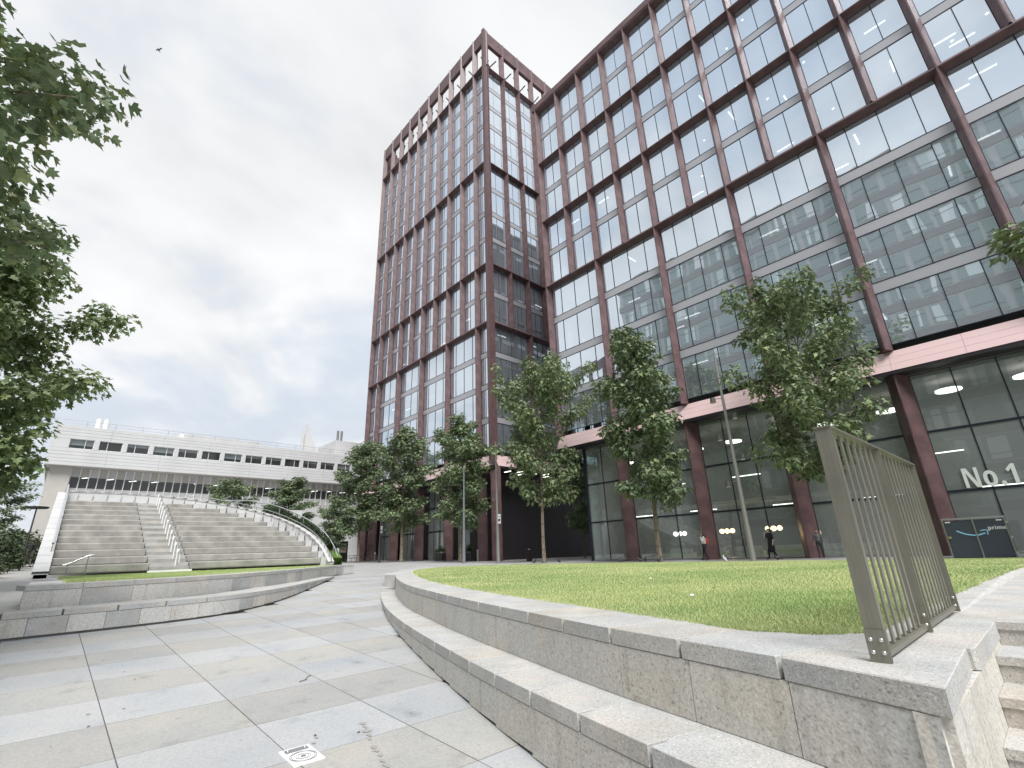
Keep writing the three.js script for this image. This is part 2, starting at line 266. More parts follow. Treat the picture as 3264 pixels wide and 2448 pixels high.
// ---- paving slabs
{
  const P = new THREE.Group(); P.name = 'plaza_paving'; P.userData = { kind: 'structure', label: 'large pale and blue-grey paving slabs in alternating bands', category: 'paving' }; scene.add(P);
  const X0 = -6.18, DX = 1.13, Z0 = -0.79, DZ = 1.15, rnd = mulberry(17), cells = [];
  const rightBody = [...Array.from({ length: 30 }, (_, i) => benchLine.off(benchLine.L * i / 29, 0.4, 1)), [-21.6, -12.4], [-26, -15.6], [-30, -19], [-31.4, -22], [-31.5, -24], [-29.5, -27.8], [2, -29], [2, -2.2]];
  const leftBody = [[-14.9, 6], [-14.9, -2], [-15.5, -3.6], [-17.2, -5.3], [-19.4, -6.8], [-22, -8.6], [-26, -11], [-29, -12.6], [-34, -15], [-50, -15], [-50, 6]];
  for (let i = -42; i <= 5; i++) for (let j = -7; j <= 27; j++) {
    const xc = X0 + DX * (i + 0.5), zc = Z0 - DZ * (j + 0.5);
    if (inPoly(rightBody, xc, zc) || inPoly(leftBody, xc, zc) || xc > 1) continue;
    const q = new THREE.Vector3(xc, H(G(xc, zc)), zc), d = q.distanceTo(camera.position);
    const f = q.clone().sub(camera.position).normalize(), ang = Math.acos(clamp(f.dot(new THREE.Vector3(0, 0, -1).applyEuler(camera.rotation)), -1, 1));
    cells.push({ i, j, xc, zc, d, size: ang > 1.25 ? 0 : Math.abs(EYE) / (d * d) });
  }
  const geos = [0, 1, 2, 3, 4, 5].map((k) => metric(new THREE.BoxGeometry(DX - 0.011, 0.05, DZ - 0.011), 1, k * 0.37, k * 0.61));
  cells.sort((a, b) => b.size - a.size);
  const rest = [[], [], [], [], [], []]; let n = 0;
  for (const c of cells) {
    const mi = (((c.i % 2) + 2) % 2 === 0 ? 3 : 0) + Math.floor(hash(c.i, c.j, 3) * 3);
    if (n < 290 && c.size > 0 && c.xc > -24.4 && c.zc > -13) {
      const m = mesh(n ? `paving_slab_${String(n).padStart(3, '0')}` : 'paving_slab', geos[Math.floor(rnd() * 6)], M.slabs[mi], P); m.position.set(c.xc, H(pathY(c.xc)) - 0.025 + (rnd() - 0.5) * 0.002, c.zc); m.rotation.z = Math.atan(-0.0373); n++;
    } else {
      const g = geos[Math.floor(rnd() * 6)].clone(), p = g.attributes.position; for (let k = 0; k < p.count; k++) { const x = p.getX(k) + c.xc, z = p.getZ(k) + c.zc; p.setXYZ(k, x, p.getY(k) - 0.025 + H(G(x, z)), z); } rest[mi].push(g);
    }
  }
  rest.forEach((r, k) => { if (r.length) { const m = mesh('distant_paving', join(r), M.slabs[k], P); m.userData.kind = 'stuff'; } });
  const bed = []; for (let x = -53; x < 1; x += 1) bed.push(x);
  const pos = [], idx = []; const zz = []; for (let z = 7; z >= -33; z -= 1) zz.push(z);
  for (const z of zz) for (const x of bed) pos.push(x, H(G(x, z) - 0.032), z);
  for (let j = 0; j < zz.length - 1; j++) for (let i = 0; i < bed.length - 1; i++) { const a = j * bed.length + i; idx.push(a, a + 1, a + bed.length, a + 1, a + bed.length + 1, a + bed.length); }
  const g = new THREE.BufferGeometry(); g.setAttribute('position', new THREE.Float32BufferAttribute(pos, 3)); g.setIndex(idx); g.computeVertexNormals();
  mesh('joint_bed', metric(g), M.joint, P);
}

// ---- raised lawn in front of the seating: bench wall and coping
const leftBench = planCurve([[-14.2, 7], [-14.3, 3.5], [-14.4, 1.5], [-14.45, 0.15], [-14.55, -1.2], [-14.75, -2.44], [-15.15, -3.6], [-16.5, -5.1], [-18.6, -6.65], [-20.75, -8.02], [-23, -9.45], [-25.2, -10.8]]);
const leftWall = planCurve([[-15.55, 0.25], [-15.75, -0.9], [-16.15, -2.4], [-17.2, -4.05], [-18.6, -5.45], [-21, -7.35], [-23.4, -8.95], [-25.9, -10.6], [-28.3, -12.5], [-29.0, -13.6]]);
const leftLawn = [[-16.9, -0.5], [-17.3, -2.5], [-18.4, -4.4], [-20.6, -6.5], [-23.2, -8.4], [-26.2, -10.4], [-28.6, -12.2], [-29.9, -12.6], [-29.9, -0.5]];
{
  const t = thing('retaining_wall', 'two tier grey stone bench wall below the stepped seating', 'wall'), rnd = mulberry(9);
  const core = []; for (let i = 0; i <= 30; i++) core.push(leftWall.off(leftWall.L * i / 30, 0.03, -1)); core.push([-30.6, -13.8], [-30.6, 0.25]);
  mesh('core', prism(core, H(-1.6), H(-0.33), null, [leftLawn]), M.granite, t);
  const bc = []; for (let i = 0; i <= 30; i++) bc.push(leftBench.off(leftBench.L * i / 30, 0.05, -1)); for (let i = 28; i >= 0; i--) bc.push(leftWall.off(leftWall.L * i / 30, 0.05, -1)); bc.push([-15.6, 7]);
  mesh('bench_core', prism(bc, H(-1.7), H(-0.90)), M.joint, t);
  const S = [M.facing, M.graniteDark, M.facing];
  stones(t, 'coping_stone', leftWall, { s0: 0, s1: leftWall.L, len: 1.02, y0: -0.42, y1: -0.31, depth: 1.0, side: -1, mats: [M.granite], notch: 0.03, rnd });
  stones(t, 'wall_stone', leftWall, { s0: 0, s1: leftWall.L, len: 1.02, y0: -0.9, y1: -0.425, out: -0.008, depth: 0.1, side: -1, mats: S, rnd, follow: ([x, z]) => Math.max(-0.785, G(x, z)) - 0.02 });
  stones(t, 'bench_stone', leftBench, { s0: 0.1, s1: leftBench.L, len: 0.93, y0: -0.895, y1: -0.785, depth: 1.05, side: -1, mats: [M.granite], notch: 0.03, rnd });
  stones(t, 'wall_stone', leftBench, { s0: 0.1, s1: leftBench.L, len: 0.62, y1: -0.899, out: -0.01, depth: 0.1, side: -1, mats: S, rnd, follow: ([x, z]) => G(x, z) + 0.05 });
  structure('raised_lawn', flat(leftLawn, () => -0.325), M.turf, 'strip of bright grass at the foot of the stepped seating');
  // ramped walk behind the bench, beside the seating
  const rp = (x) => -0.79 + 0.034 * Math.max(0, -15.4 - x);
  structure('ramped_walk', prism([[-15.3, 0.27], [-15.3, 7], [-75, 7], [-75, 0.27]], H(-1.8), H(-0.5), (x) => H(rp(x))), M.slabs[1], 'pale paved ramp rising past the seating beside the shrubs');
}
// ---- grass blades
{
  const bl = (n, h, sp, rnd) => { const pos = []; for (let i = 0; i < n; i++) { const a = rnd() * 6.283, r = sp * Math.sqrt(rnd()), x = Math.cos(a) * r, z = Math.sin(a) * r, b = rnd() * 6.283, w = 0.0028 + sp * 0.035, lx = (rnd() - 0.5) * h * 1.3, lz = (rnd() - 0.5) * h * 1.3, hh = h * (0.55 + 0.6 * rnd()), cx = Math.cos(b) * w, cz = Math.sin(b) * w; pos.push(x - cx, 0, z - cz, x + cx, 0, z + cz, x + lx, hh, z + lz); } const g = new THREE.BufferGeometry(); g.setAttribute('position', new THREE.Float32BufferAttribute(pos, 3)); g.computeVertexNormals(); return g; };
  M.blade = std({ color: 0xffffff, roughness: 0.8, side: THREE.DoubleSide });
  const tmp = new THREE.Object3D(), col = new THREE.Color();
  function grass(name, label, poly, yf, rules, seed) {
    const rnd = mulberry(seed), pts = []; let x0 = 1e9, x1 = -1e9, z0 = 1e9, z1 = -1e9; for (const [x, z] of poly) { x0 = Math.min(x0, x); x1 = Math.max(x1, x); z0 = Math.min(z0, z); z1 = Math.max(z1, z); }
    const N = rules.n; for (let i = 0; i < N; i++) { let x, z; const u = rnd(); const far = rules.pow ? Math.pow(u, rules.pow) : u; z = lerp(z1, z0, far); x = lerp(x1, x0, rules.pow ? Math.pow(rnd(), 1.25) : rnd()); if (!inPoly(poly, x, z)) continue; pts.push(x, z); }
    const m = new THREE.InstancedMesh(bl(9, rules.h, rules.sp, rnd), M.blade, pts.length / 2); m.name = numbered(name);
    for (let i = 0; i < pts.length / 2; i++) {
      const x = pts[i * 2], z = pts[i * 2 + 1], d = Math.hypot(x, z); tmp.position.set(x, H(yf(x, z)) - 0.012, z); tmp.rotation.set(0, rnd() * 6.283, 0); const s = rules.near ? clamp(d / 8, 1, 2.2) * (0.8 + 0.4 * rnd()) : 0.8 + 0.5 * rnd(); tmp.scale.set(s, 0.8 + 0.45 * rnd() + (s - 1) * 0.25, s); tmp.updateMatrix(); m.setMatrixAt(i, tmp.matrix);
      const a = fbm(x * 0.55 + z * 0.1 + 5, z * 0.55 + 9, 72, 4), b = fbm(x * 2.3, z * 2.3, 77, 3), k = clamp((a - 0.5) * 1.5 + (b - 0.5) * 0.8 + 0.5 + (rnd() - 0.5) * 0.5);
      col.setRGB(lerp(0.31, 0.53, k), lerp(0.41, 0.56, k), lerp(0.16, 0.27, k)); m.setColorAt(i, col);
    }
    m.userData = { kind: 'stuff', label, category: 'grass' }; m.receiveShadow = true; scene.add(m);
  }
  grass('grass', 'short mown grass blades covering the lawn behind the bench wall', lawnAll, lawnY, { n: 230000, h: 0.034, sp: 0.05, near: true, pow: 1.9 }, 31);
  grass('grass', 'bright grass blades on the strip below the stepped seating', leftLawn, () => -0.315, { n: 26000, h: 0.05, sp: 0.09 }, 37);
}
// ---------------------------------------------------------------- the two red-framed towers
const cache = {};
const memo = (k, f) => cache[k] || (cache[k] = f());
const paneGeo = (w, h, v) => memo(`p${w.toFixed(3)}_${h.toFixed(3)}_${v}`, () => {
  const g = new THREE.PlaneGeometry(w, h, 5, 5), p = g.attributes.position, r = mulberry(v * 77 + 5), ax = (r() - 0.5) * 0.006, ay = (r() - 0.5) * 0.005, bl = (r() - 0.3) * 0.008, tw = (r() - 0.5) * 0.006;
  for (let i = 0; i < p.count; i++) { const x = p.getX(i) / w * 2, y = p.getY(i) / h * 2; p.setZ(i, ax * x * w / 2 + ay * y * h / 2 + bl * (1 - x * x) * (1 - y * y) + tw * x * y); }
  g.computeVertexNormals(); return clean(g);
});
const finGeo = (h, w, d) => memo(`f${h.toFixed(3)}_${w}_${d}`, () => { const s = new THREE.Shape([new THREE.Vector2(-w / 2, 0), new THREE.Vector2(-w / 2, -0.12), new THREE.Vector2(-0.035, -d), new THREE.Vector2(0.035, -d), new THREE.Vector2(w / 2, -0.12), new THREE.Vector2(w / 2, 0)]); const g = new THREE.ExtrudeGeometry(s, { depth: h, bevelEnabled: false }); g.rotateX(-Math.PI / 2); return metric(g); });
const beamGeo = (L, h, d) => memo(`b${L.toFixed(3)}_${h}_${d}`, () => profileX([[0, h / 2], [0.1, h / 2], [d, -h * 0.2], [d, -h * 0.3], [0.1, -h / 2], [0, -h / 2]], -L / 2, L / 2));
const boxGeo = (w, h, d) => memo(`x${w.toFixed(3)}_${h.toFixed(3)}_${d}`, () => bx(w, h, d));
function frameGeo(w, h, splits, t = 0.05, cross = []) {
  return memo(`w${w.toFixed(3)}_${h.toFixed(3)}_${splits}_${t}_${cross}`, () => {
    const L = [bx(w, t, 0.1, 0, h / 2 - t / 2), bx(w, t, 0.1, 0, -h / 2 + t / 2), bx(t, h - 2 * t, 0.1, -w / 2 + t / 2, 0), bx(t, h - 2 * t, 0.1, w / 2 - t / 2, 0)];
    for (const s of splits) L.push(bx(t, h - 2 * t, 0.098, -w / 2 + w * s, 0));
    for (const c of cross) L.push(bx(w - 2 * t, t, 0.096, 0, -h / 2 + h * c));
    return join(L);
  });
}
function facade(B, o) {
  const { origin, rot, cols, modules, depth = 0.72, fw = 0.56, seed = 1, glass = M.glass, fine = true } = o, rnd = mulberry(seed);
  const ca = Math.cos(rot), sa = Math.sin(rot);
  const put = (m, u, y, w = 0) => { m.position.set(origin[0] + u * ca + w * sa, H(y), origin[1] - u * sa + w * ca); m.rotation.y = rot; return m; };
  for (const md of modules) {
    const fins = md.fins || cols.map((_, i) => i), rh = (md.y1 - md.y0) / md.rows;
    for (const f of fins) for (let r = 0; r < md.rows; r++) { const y0 = md.y0 + r * rh, hh = rh - 0.012; put(mesh('fin', finGeo(hh, fw, depth), M.rust, B), cols[f], y0); }
    for (let i = 0; i < fins.length - 1; i++) {
      const u0 = cols[fins[i]], u1 = cols[fins[i + 1]], um = (u0 + u1) / 2, cw = u1 - u0 - fw + 0.02;
      put(mesh('beam', beamGeo(u1 - u0 - 0.03, 0.78, depth - 0.03), M.rust, B), um, md.y1);
      const wide = u1 - u0 > 4.4;
      for (let r = 0; r < md.rows; r++) {
        const base = md.y0 + r * rh + (r === 0 ? 0.36 : 0.34), top = md.y0 + (r + 1) * rh - (r === md.rows - 1 ? 0.36 : 0.34), wh = top - base;
        const splits = wide ? [0.2, 0.5, 0.8] : [o.split || 0.5];
        const fr = put(mesh('window', frameGeo(cw, wh, splits), M.frame, B), um, (base + top) / 2);
        let prev = 0; for (const s of [...splits, 1]) { const pw = (s - prev) * cw - 0.03; const p = mesh('pane', paneGeo(Math.round(pw * 1000) / 1000, wh - 0.06, Math.floor(rnd() * 7)), glass, fr); p.position.set(-cw / 2 + (prev + s) / 2 * cw, 0, 0.01); prev = s; }
        if (r < md.rows - 1) put(mesh('spandrel', boxGeo(cw, 0.66, 0.06), M.spandrel, B), um, top + 0.34, 0.005);
      }
    }
  }
}
// sloping red sill band over the ground floor, three courses of panels with sky light in their colour
function band(B, origin, rot, cols, y0, y1, depth) {
  const ca = Math.cos(rot), sa = Math.sin(rot);
  for (let i = 0; i < cols.length - 1; i++) {
    const L = cols[i + 1] - cols[i], um = (cols[i] + cols[i + 1]) / 2;
    for (let r = 0; r < 3; r++) {
      const t0 = r / 3, t1 = (r + 1) / 3 - 0.008, P = (t) => [lerp(depth, 0.06, t), lerp(y0, y1, t)], a = P(t0), b = P(t1);
      const m = mesh('band_panel', memo(`bp${L.toFixed(3)}_${r}`, () => profileX([[a[0], a[1] - y0], [b[0], b[1] - y0], [b[0] - 0.09, b[1] - y0], [a[0] - 0.09, a[1] - y0]], -L / 2 + 0.006, L / 2 - 0.006)), M.rustSkylit, B);
      m.position.set(origin[0] + um * ca, H(y0), origin[1] - um * sa); m.rotation.y = rot;
    }
  }
}
const GZ = -34.72, BAY = 3.29;
// ---- office block
{
  const B = thing('office_block', 'long red-framed glass office block with a tall glazed lobby', 'building');
  const cols = Array.from({ length: 17 }, (_, i) => -30.85 + 0.42 + BAY * i); cols[0] = -30.5;
  const even = cols.map((_, i) => i).filter((i) => i % 2 === 0);
  facade(B, { origin: [0, GZ], rot: 0, cols, seed: 3, modules: [{ y0: 10.55, y1: 27.25, rows: 4, fins: even }, { y0: 27.25, y1: 35.7, rows: 2 }, { y0: 35.7, y1: 44.07, rows: 2 }, { y0: 44.07, y1: 52.6, rows: 2 }] });
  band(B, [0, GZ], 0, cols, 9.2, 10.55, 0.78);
  mesh('parapet', span(-31.0, 22.2, H(52.62), H(53.45), GZ - 0.4, -34.02), M.rust, B);
  mesh('roof', span(-30.6, 22, H(52.5), H(52.9), -35.15, -62), M.spandrel, B);
  mesh('rear_wall', span(-30.6, 22, H(-1), H(52.4), -61.7, -62), M.interior, B);
  mesh('side_wall', span(21.7, 22, H(-1), H(52.4), -35, -61.6), M.interior, B);
  mesh('core_wall', span(-30, 21, H(9.6), H(52.4), -41.6, -42), M.interior, B);
  for (const y of [9.2, 14.4, 18.6, 22.8, 27.0, 31.2, 35.5, 39.6, 43.9, 48.1]) mesh('floor_slab', span(-30.3, 21.6, H(y - 0.22), H(y + 0.2), -35.0, -41.5), M.interior, B);
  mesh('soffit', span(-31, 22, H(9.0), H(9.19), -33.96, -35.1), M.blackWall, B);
  // west side, towards the other tower
  const wc = Array.from({ length: 8 }, (_, i) => 0.5 + BAY * i);
  facade(B, { origin: [-30.45, -35.2], rot: -Math.PI / 2, cols: wc.map((u) => -u).reverse(), depth: 0.4, fw: 0.7, seed: 13, glass: M.lowGlass, modules: [{ y0: 10.55, y1: 27.25, rows: 4, fins: [0, 2, 4, 6, 7] }, { y0: 27.25, y1: 35.7, rows: 2 }, { y0: 35.7, y1: 44.07, rows: 2 }, { y0: 44.07, y1: 52.6, rows: 2 }] });
  mesh('side_band', span(-30.9, -30.4, H(9.2), H(10.5), -34.9, -61.5), M.rust, B);
  // lobby
  const lob = even.map((i) => cols[i]);
  for (let i = 1; i < lob.length; i++) { const c = mesh('column', finGeo(9.2 + 0.95, 1.05, 1.0), M.rust, B); c.position.set(lob[i], H(-0.95), GZ - 0.4); }
  const lz = GZ - 0.42;
  for (let i = 0; i < lob.length - 1; i++) {
    let u0 = lob[i] + 0.5, u1 = lob[i + 1] - 0.5; if (i === 0) u0 = -28.05;
    const w = u1 - u0, n = i === 0 ? 2 : 3;
    [[-0.9, 2.3], [2.3, 5.6], [5.6, 9.0]].forEach(([a, b], r) => {
      const sp = Array.from({ length: n - 1 }, (_, k) => (k + 1) / n), f = mesh('lobby_window', frameGeo(w, b - a, sp, 0.06), M.frame, B); f.position.set((u0 + u1) / 2, H((a + b) / 2), lz);
      for (let k = 0; k < n; k++) { const p = mesh('pane', paneGeo(Math.round((w / n - 0.04) * 1000) / 1000, b - a - 0.08, (i * 3 + k + r) % 7), M.lobbyGlass, f); p.position.set(-w / 2 + (k + 0.5) * w / n, 0, 0.01); }
    });
  }
  mesh('corner_post', span(-28.2, -28.0, H(-0.95), H(9.0), -35.0, -35.3), M.frame, B);
  mesh('side_glazing', span(-28.12, -28.08, H(-0.9), H(9.0), -35.3, -41), M.lobbyGlass, B);
  mesh('stair_wall', span(-27.5, -27.3, H(-0.85), H(8.7), -36.2, -47), M.interiorDark, B);
  mesh('lobby_floor', span(-28, 21.6, H(-0.98), H(-0.86), -35.0, -48), M.interior, B);
  mesh('lobby_wall', span(-28, 21.6, H(-0.9), H(8.9), -47.7, -48), M.interiorDark, B);
  mesh('lobby_ceiling', span(-28, 21.6, H(8.75), H(8.9), -35.3, -47.6), M.interiorDark, B);
  mesh('mezzanine', span(-28, 21.6, H(3.0), H(3.35), -39.5, -47.6), M.interiorDark, B);
  const r = mulberry(44);
  for (let i = 0; i < 10; i++) { const m = mesh('disc_light', memo('disc', () => metric(new THREE.CylinderGeometry(0.62, 0.62, 0.1, 24))), M.lamp, B); m.position.set(-25.6 + i * 3.3 + r() * 0.8, H(7.2 + r() * 1.0), -37 - r() * 1.4); }
  for (let i = 0; i < 11; i++) { const m = mesh('strip_light', boxGeo(2.2, 0.06, 0.1), M.lamp, B); m.position.set(-25 + i * 2.9 + r(), H(i % 2 ? 5.1 : 2.7), -38 - r() * 3); }
  for (let i = 0; i < 34; i++) { const lv = [14.4, 18.6, 22.8, 27.0, 31.2, 35.5, 39.6][i % 7], m = mesh('ceiling_light', i % 3 ? boxGeo(1.3, 0.05, 0.12) : boxGeo(0.12, 0.05, 1.3), M.lamp, B); m.position.set(-29 + r() * 38, H(lv - 0.26), -35.8 - r() * 3.2); }
  for (let i = 0; i < 26; i++) { const lv = [31.2, 35.5, 39.6, 43.9, 48.1][i % 5], m = mesh('downlight', memo('dl', () => metric(new THREE.CylinderGeometry(0.1, 0.1, 0.04, 10))), M.lamp, B); m.position.set(-14 + r() * 24, H(lv - 0.25), -35.6 - r() * 2.2); }
}
// ---- tower
{
  const B = thing('tower', 'tall red-brown framed tower with open braced crown', 'building');
  const bay = 3.23, cols = Array.from({ length: 11 }, (_, i) => -72.4 + 0.42 + bay * i); cols[10] = -40.5;
  const mods = (f) => [{ y0: 10.55, y1: 27.2, rows: 4, fins: f }, { y0: 27.2, y1: 35.6, rows: 2 }, { y0: 35.6, y1: 52.2, rows: 4 }, { y0: 52.2, y1: 70.9, rows: 5 }];
  facade(B, { origin: [0, GZ], rot: 0, cols, seed: 23, split: 0.42, modules: mods([0, 1, 3, 5, 7, 9, 10]) });
  const rc = Array.from({ length: 8 }, (_, i) => 0.35 + BAY * i);
  facade(B, { origin: [-40.82, -34.5], rot: Math.PI / 2, cols: rc, seed: 29, split: 0.42, modules: mods([0, 2, 4, 6, 7]) });
  mesh('corner_fin', span(-40.62, -40.08, H(9.2), H(78.4), -34.45, -33.98), M.rust, B);
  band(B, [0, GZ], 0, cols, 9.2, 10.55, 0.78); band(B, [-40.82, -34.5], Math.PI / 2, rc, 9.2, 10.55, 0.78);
  mesh('core_wall', span(-71.5, -46, H(9.4), H(70), -41.6, -42), M.interior, B);
  for (const y of [9.2, 14.4, 18.6, 22.8, 27.0, 31.2, 35.4, 39.5, 43.7, 47.8, 52.0, 55.8, 59.5, 63.2, 67, 70.7]) mesh('floor_slab', span(-72, -41.2, H(y - 0.22), H(y + 0.18), -35.0, -58), M.interior, B);
  mesh('west_wall', span(-72.8, -72.1, H(-1), H(70.9), -34.8, -58.4), M.rust, B);
  mesh('north_wall', span(-72.1, -41, H(-1), H(70.9), -58, -58.4), M.rust, B);
  mesh('inner_wall', span(-46.2, -45.9, H(9.4), H(70), -42, -57.9), M.interior, B);
  // crown screen, open to the sky
  const oc = [...cols];
  for (const u of cols) { const m = mesh('crown_fin', finGeo(7.4, 0.9, 0.72), M.rust, B); m.position.set(u, H(70.9), GZ); const n = mesh('crown_fin', finGeo(4.9, 0.9, 0.72), M.rust, B); n.position.set(u, H(70.9), -58); n.rotation.y = Math.PI; }
  for (const u of rc) { const m = mesh('crown_fin', finGeo(7.4, 0.9, 0.72), M.rust, B); m.position.set(-40.82, H(70.9), -34.5 - u); m.rotation.y = Math.PI / 2; const n = mesh('crown_fin', finGeo(4.9, 0.9, 0.7), M.rust, B); n.position.set(-72.0, H(70.9), -34.8 - u); n.rotation.y = -Math.PI / 2; }
  for (const [a, b] of [[[-72.5, -34.75], [-40.3, -34.2]], [[-72.5, -58.4], [-40.3, -57.9]]]) mesh('parapet', span(a[0], b[0], H(75.8), H(78.38), a[1], b[1]), M.rust, B);
  for (const [a, b] of [[[-40.8, -34.76], [-40.26, -57.88]], [[-72.5, -34.76], [-72.0, -57.88]]]) mesh('parapet', span(a[0], b[0], H(75.8), H(78.36), a[1], b[1]), M.rust, B);
  for (let i = 0; i < 10; i++) { const a = cols[i] + 0.4, b = cols[i + 1] - 0.4; mesh('brace', join([bar([a, H(71.2), GZ - 0.6], [b, H(75.7), GZ - 0.6], 0.1, 6), bar([b, H(71.2), GZ - 0.75], [a, H(75.7), GZ - 0.75], 0.1, 6), bar([a, H(73.4), GZ - 0.9], [b, H(73.4), GZ - 0.9], 0.1, 6)]), M.frame, B); }
  for (let i = 0; i < 7; i++) { const a = -34.5 - rc[i] - 0.4, b = -34.5 - rc[i + 1] + 0.4, X = -41.5; mesh('brace', join([bar([X, H(71.2), a], [X, H(75.7), b], 0.1, 6), bar([X - 0.2, H(71.2), b], [X - 0.2, H(75.7), a], 0.1, 6), bar([X - 0.35, H(73.4), a], [X - 0.35, H(73.4), b], 0.1, 6)]), M.frame, B); }
  // ground floor
  const g0 = -0.95;
  for (const k of [0, 1, 3, 5, 7, 9, 10]) { const c = mesh('column', finGeo(9.2 - g0, 1.1, 1.0), M.rust, B); c.position.set(cols[k], H(g0), GZ - 0.35); }
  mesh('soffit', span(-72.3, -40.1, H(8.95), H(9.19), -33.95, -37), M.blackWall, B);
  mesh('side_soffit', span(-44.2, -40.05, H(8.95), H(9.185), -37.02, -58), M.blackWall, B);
  const kk = [0, 1, 3, 5, 7, 9, 10];
  for (let i = 0; i < kk.length - 1; i++) {
    const u0 = cols[kk[i]] + 0.55, u1 = cols[kk[i + 1]] - 0.55, w = u1 - u0, n = w > 4 ? 4 : 2;
    [[g0 + 0.35, 2.9], [2.9, 5.8], [5.8, 8.95]].forEach(([a, b], r) => {
      const f = mesh('ground_floor_window', frameGeo(w, b - a, Array.from({ length: n - 1 }, (_, q) => (q + 1) / n), 0.07), M.frame, B); f.position.set((u0 + u1) / 2, H((a + b) / 2), -35.75);
      for (let q = 0; q < n; q++) { const p = mesh('pane', paneGeo(Math.round((w / n - 0.04) * 1000) / 1000, b - a - 0.08, (i + q * 2 + r) % 7), M.lobbyGlass, f); p.position.set(-w / 2 + (q + 0.5) * w / n, 0, 0.01); }
    });
    mesh('plinth', span(u0, u1, H(g0), H(g0 + 0.4), -35.7, -35.9), M.rust, B);
  }
  mesh('lobby_floor', span(-72, -43, H(-0.98), H(-0.6), -35.92, -57), M.interiorDark, B);
  mesh('lobby_wall', span(-72, -43, H(-0.9), H(8.9), -42, -42.3), M.interiorDark, B);
  for (let i = 0; i < 7; i++) mesh('dark_cladding', span(-42.9, -42.6, H(-1), H(8.95), -35.1 - i * 3.25, -35.1 - (i + 1) * 3.25 + 0.02), M.blackWall, B);
  mesh('dark_cladding', span(-45.5, -42.6, H(-1), H(8.95), -35.0, -35.08), M.blackWall, B);
  const r = mulberry(53);
  for (let i = 0; i < 11; i++) { const m = mesh('strip_light', boxGeo(1.1, 0.05, 0.12), M.lamp, B); m.position.set(-42.1 + (i % 3) * 0.7, H(8.92), -36 - i * 1.4); }
  for (let i = 0; i < 26; i++) { const lv = [14.4, 18.6, 22.8, 27.0, 31.2, 35.4][i % 6], side = i % 2, m = mesh('ceiling_light', side ? boxGeo(0.12, 0.05, 1.4) : boxGeo(1.4, 0.05, 0.12), M.lamp, B); m.position.set(side ? -41.8 - r() * 3 : -70 + r() * 27, H(lv - 0.26), side ? -36 - r() * 14 : -35.8 - r() * 3); }
}
